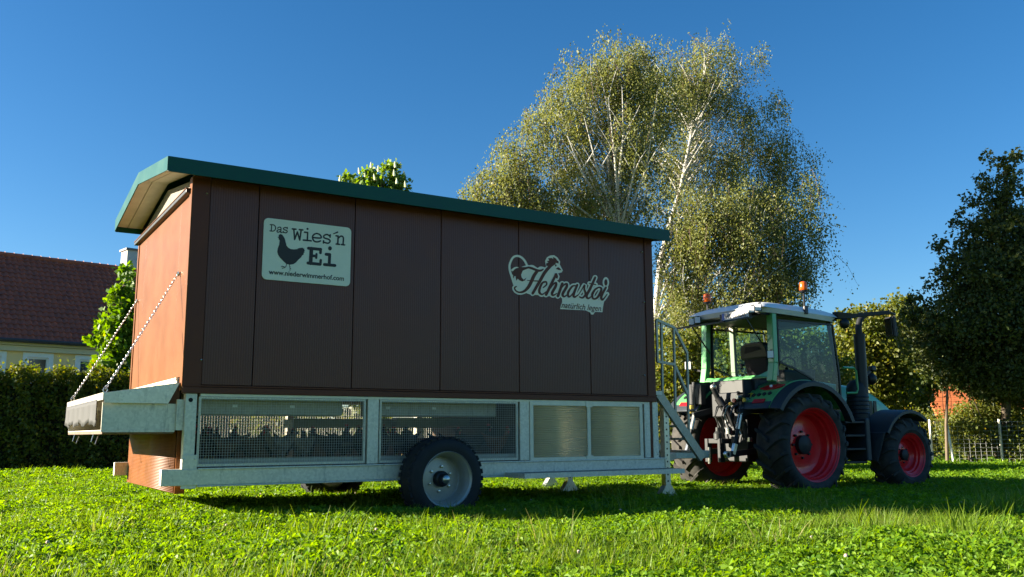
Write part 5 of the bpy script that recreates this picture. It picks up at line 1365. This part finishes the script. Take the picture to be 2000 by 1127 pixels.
# ------------------------------------------------------------------ clover, grass: clumps scattered over the meadow, one object each
clover_leaf = leafmat('clover_leaves', (.075, .174, .010), (.20, .33, .018), (.33, .385, .04), .5, rough=.5, spec=.25)
grass_leaf = leafmat('grass_blades', (.085, .16, .014), (.20, .29, .035), (.40, .37, .14), .5, rough=.5, spec=.3)
def clover_patch(sd, rad=.15, n=30, hmax=.11, lsz=.034):
    g_ = np.random.default_rng(sd); V = []; F = []; S = []
    for _ in range(n):
        r_ = rad * math.sqrt(g_.uniform()); an = g_.uniform(0, 6.283); x, y = r_ * math.cos(an), r_ * math.sin(an)
        h = hmax * g_.uniform(.35, 1.0); sh = float(np.clip(g_.uniform(0, .9) * (.4 + .6 * h / hmax), 0, 1)); tilt = g_.normal(size=2) * .7
        nrm = np.array((tilt[0], tilt[1], 1.0)); nrm /= np.linalg.norm(nrm)
        e1 = np.cross(nrm, (0.3, 1, .1)); e1 /= np.linalg.norm(e1); e2 = np.cross(nrm, e1)
        c = np.array((x + tilt[0] * .03, y + tilt[1] * .03, h)); ls = lsz * g_.uniform(.7, 1.35); ph = g_.uniform(0, 6.28)
        for q in range(3):
            a = ph + q * 2.094; d = e1 * math.cos(a) + e2 * math.sin(a); sd_ = np.cross(nrm, d)
            up = nrm * ls * g_.uniform(.0, .35)
            b = len(V)
            V += [c, c + d * ls * .5 - sd_ * ls * .36 + up, c + d * ls * .92 - sd_ * ls * .26 + up * .8, c + d * ls * .9 + up * .3, c + d * ls * .92 + sd_ * ls * .26 + up * .8, c + d * ls * .5 + sd_ * ls * .36 + up]
            F += [(b, b + 1, b + 2, b + 3), (b, b + 3, b + 4, b + 5)]; S += [sh + g_.normal() * .06] * 6
        b = len(V); wv = np.array((.0016, .0016, 0)); V += [np.array((x, y, 0)) - wv, np.array((x, y, 0)) + wv, c + wv, c - wv]; F.append((b, b + 1, b + 2, b + 3)); S += [.2] * 4
    return np.array(V), F, S
def grass_clump(sd, n=26, h=.17, rad=.10, wd=.0042, lean=.5, dry=0):
    g_ = np.random.default_rng(sd); V = []; F = []; S = []
    for _ in range(n):
        r_ = rad * math.sqrt(g_.uniform()); an = g_.uniform(0, 6.283); p0 = np.array((r_ * math.cos(an), r_ * math.sin(an), 0))
        hh = h * g_.uniform(.5, 1.2); da = an + g_.normal() * .8; d = np.array((math.cos(da), math.sin(da), 0)); ln = hh * lean * g_.uniform(.2, 1.3)
        sdv = np.array((-d[1], d[0], 0)); sh = float(np.clip(g_.beta(1.6, 2.2) + dry, 0, 1)); w_ = wd * g_.uniform(.6, 1.3)
        b = len(V); k = 4
        for i in range(k + 1):
            u = i / k; q = p0 + d * ln * u ** 2 + np.array((0, 0, hh * (u - .28 * lean * u * u))); ww = w_ * (1 - u ** 1.6) + .0004
            V += [q - sdv * ww, q + sdv * ww]; S += [sh] * 2
        F += [(b + 2 * i, b + 2 * i + 1, b + 2 * i + 3, b + 2 * i + 2) for i in range(k)]
    return np.array(V), F, S
def scatter(name, variants, P, rot, scl, idx, m, label):
    """one object: its mesh holds the clump variants (var >= 0) and the loose points (var -1) that its geometry nodes set clumps on"""
    V = []; F = []; S = []; var = []
    for i, (v, f, s_) in enumerate(variants):
        o = len(V); V += [tuple(q) for q in v]; F += [tuple(j + o for j in q) for q in f]; S += list(s_); var += [i] * len(v)
    nv = len(V); n = len(P)
    me = bpy.data.meshes.new(name); me.from_pydata(V + [tuple(p) for p in P], [], F)
    def att(nm, t, vals):
        a = me.attributes.new(nm, t, 'POINT'); a.data.foreach_set('vector' if t == 'FLOAT_VECTOR' else 'value', np.asarray(vals, np.int32 if t == 'INT' else np.float32).ravel())
    att('shade', 'FLOAT', S + [0] * n); att('var', 'INT', var + [-1] * n)
    att('idx', 'INT', [0] * nv + list(idx)); att('scl', 'FLOAT', [1] * nv + list(scl))
    att('rot', 'FLOAT_VECTOR', np.concatenate([np.zeros((nv, 3)), rot]))
    me.materials.append(m)
    o = link(name, me, m); tag(o, label, name, kind='stuff')
    ng = bpy.data.node_groups.new(name + '_scatter', 'GeometryNodeTree')
    ng.interface.new_socket('Geometry', in_out='INPUT', socket_type='NodeSocketGeometry'); ng.interface.new_socket('Geometry', in_out='OUTPUT', socket_type='NodeSocketGeometry')
    gi, go = ng.nodes.new('NodeGroupInput'), ng.nodes.new('NodeGroupOutput'); L_ = ng.links
    def na(nm, t):
        q = ng.nodes.new('GeometryNodeInputNamedAttribute'); q.data_type = t; q.inputs['Name'].default_value = nm; return q.outputs['Attribute']
    def sep(i):
        c = ng.nodes.new('FunctionNodeCompare'); c.data_type = 'INT'; c.operation = 'EQUAL'
        L_.new(na('var', 'INT'), c.inputs[2]); c.inputs[3].default_value = i
        q = ng.nodes.new('GeometryNodeSeparateGeometry'); q.domain = 'POINT'
        L_.new(gi.outputs[0], q.inputs[0]); L_.new(c.outputs[0], q.inputs['Selection']); return q.outputs[0]
    g2i = ng.nodes.new('GeometryNodeGeometryToInstance')
    for i in range(len(variants)): L_.new(sep(i), g2i.inputs[0])
    mp = ng.nodes.new('GeometryNodeMeshToPoints'); L_.new(sep(-1), mp.inputs[0])
    iop = ng.nodes.new('GeometryNodeInstanceOnPoints')
    L_.new(mp.outputs[0], iop.inputs['Points']); L_.new(g2i.outputs[0], iop.inputs['Instance'])
    iop.inputs['Pick Instance'].default_value = True
    L_.new(na('idx', 'INT'), iop.inputs['Instance Index'])
    e2r = ng.nodes.new('FunctionNodeEulerToRotation'); L_.new(na('rot', 'FLOAT_VECTOR'), e2r.inputs[0]); L_.new(e2r.outputs[0], iop.inputs['Rotation'])
    L_.new(na('scl', 'FLOAT'), iop.inputs['Scale'])
    L_.new(iop.outputs[0], go.inputs[0])
    md = o.modifiers.new('scatter', 'NODES'); md.node_group = ng
    return o
def field(n, d0, d1, a0=-36, a1=36, pw=1.0):
    """n points in the wedge of meadow before the camera, DENSITY even in area"""
    a = YAW + rng.uniform(R(a0), R(a1), n); d = np.sqrt(rng.uniform(0, 1, n) * (d1 ** 2 - d0 ** 2) + d0 ** 2)
    x = CAM.x + np.sin(a) * d; y = CAM.y + np.cos(a) * d
    return np.stack([x, y, gz(x, y)], 1)
def lump(P, f=1.0):
    return .5 + .25 * np.sin(P[:, 0] * 1.7 * f + 1.3 * np.sin(P[:, 1] * 1.1 * f)) + .25 * np.sin(P[:, 1] * 2.3 * f + 2 + 1.1 * np.sin(P[:, 0] * .9 * f))
def spin(n, t=.12): return np.stack([rng.normal(size=n) * t, rng.normal(size=n) * t, rng.uniform(0, 6.283, n)], 1)
Pn = np.concatenate([field(9000, 3.6, 9.5), field(9000, 9.5, 16)]); sn_ = .75 + .5 * lump(Pn) + rng.uniform(-.15, .15, len(Pn))
Pf = np.concatenate([field(7000, 16, 28), field(4500, 28, 60)]); df = np.hypot(Pf[:, 0] - CAM.x, Pf[:, 1] - CAM.y); sf = (.9 + .3 * lump(Pf)) * np.clip(df / 16, 1, 2.6)
Pr = np.concatenate([field(9000, 1.2, 13, 36, 324), field(2500, 13, 26, 36, 324)]); sr = rng.uniform(1.3, 1.9, len(Pr)) * np.where(np.arange(len(Pr)) < 9000, 1, 1.6)
Pc = np.concatenate([Pn, Pf, Pr]); sc_ = np.concatenate([sn_, sf, sr])
scatter('clover', [clover_patch(i) for i in range(6)], Pc, spin(len(Pc)), sc_, rng.integers(0, 6, len(Pc)), clover_leaf, 'dense bright green clover covering the meadow')
Pg = np.concatenate([field(8500, 3.6, 10), field(8000, 10, 20), field(3500, 20, 45)])
keep = rng.uniform(size=len(Pg)) < np.clip(lump(Pg, .8) * 1.5 - .25, .06, 1); Pg = Pg[keep]
sg_ = rng.uniform(.55, 1.15, len(Pg)) * np.clip(np.hypot(Pg[:, 0] - CAM.x, Pg[:, 1] - CAM.y) / 22, 1, 1.6)
# taller tufts that stand out
tuft = []
for px, py, n_ in ((1965, 1010, 12), (1985, 1000, 8), (1940, 1020, 6), (1075, 985, 3), (450, 985, 4), (395, 975, 4), (1185, 1015, 2), (1300, 1000, 4), (1580, 1000, 5), (930, 1005, 3), (1200, 990, 2), (720, 1010, 3), (1330, 1090, 5), (880, 1100, 6), (620, 1080, 5), (1700, 1060, 5), (1880, 1070, 5), (260, 925, 5), (140, 935, 5), (60, 940, 4), (1090, 1100, 6), (1490, 1090, 5), (200, 1060, 3)):
    c = onp(px, py, 2, -.02)
    for _ in range(n_): tuft.append((c.x + random.gauss(0, .10), c.y + random.gauss(0, .10), float(gz(c.x, c.y))))
Pt = np.array(tuft); st_s = rng.uniform(1.2, 1.9, len(Pt))
Pg = np.concatenate([Pg, Pt]); sg_ = np.concatenate([sg_, st_s])
scatter('grass', [grass_clump(40 + i, 22 + 3 * i, .15 + .015 * i) for i in range(5)] + [grass_clump(60, 16, .2, .06, .003, .25), grass_clump(61, 26, .17, .14, .003, .9, .45), grass_clump(62, 18, .2, .12, .0025, .6, .35)], Pg, spin(len(Pg), .08), sg_, np.where(rng.uniform(size=len(Pg)) < np.clip(lump(Pg, .5) * 1.2 - .35, 0, .8), rng.integers(6, 8, len(Pg)), rng.integers(0, 6, len(Pg))), grass_leaf, 'loose tufts of grass growing through the clover')
# a few faded clover blossoms
fb = MB().ball((0, 0, .12), .012, 8, 5, (1, 1, .9))
fbv = (np.array(fb.v), [f for f in fb.f], [.5] * len(fb.v))
Pb = field(70, 4.5, 14)
scatter('clover_blossoms', [fbv], Pb, spin(len(Pb), .05), rng.uniform(.8, 1.2, len(Pb)), np.zeros(len(Pb), int), mat('faded_clover_blossom', (.55, .40, .34), .8), 'scattered faded pinkish clover blossoms')
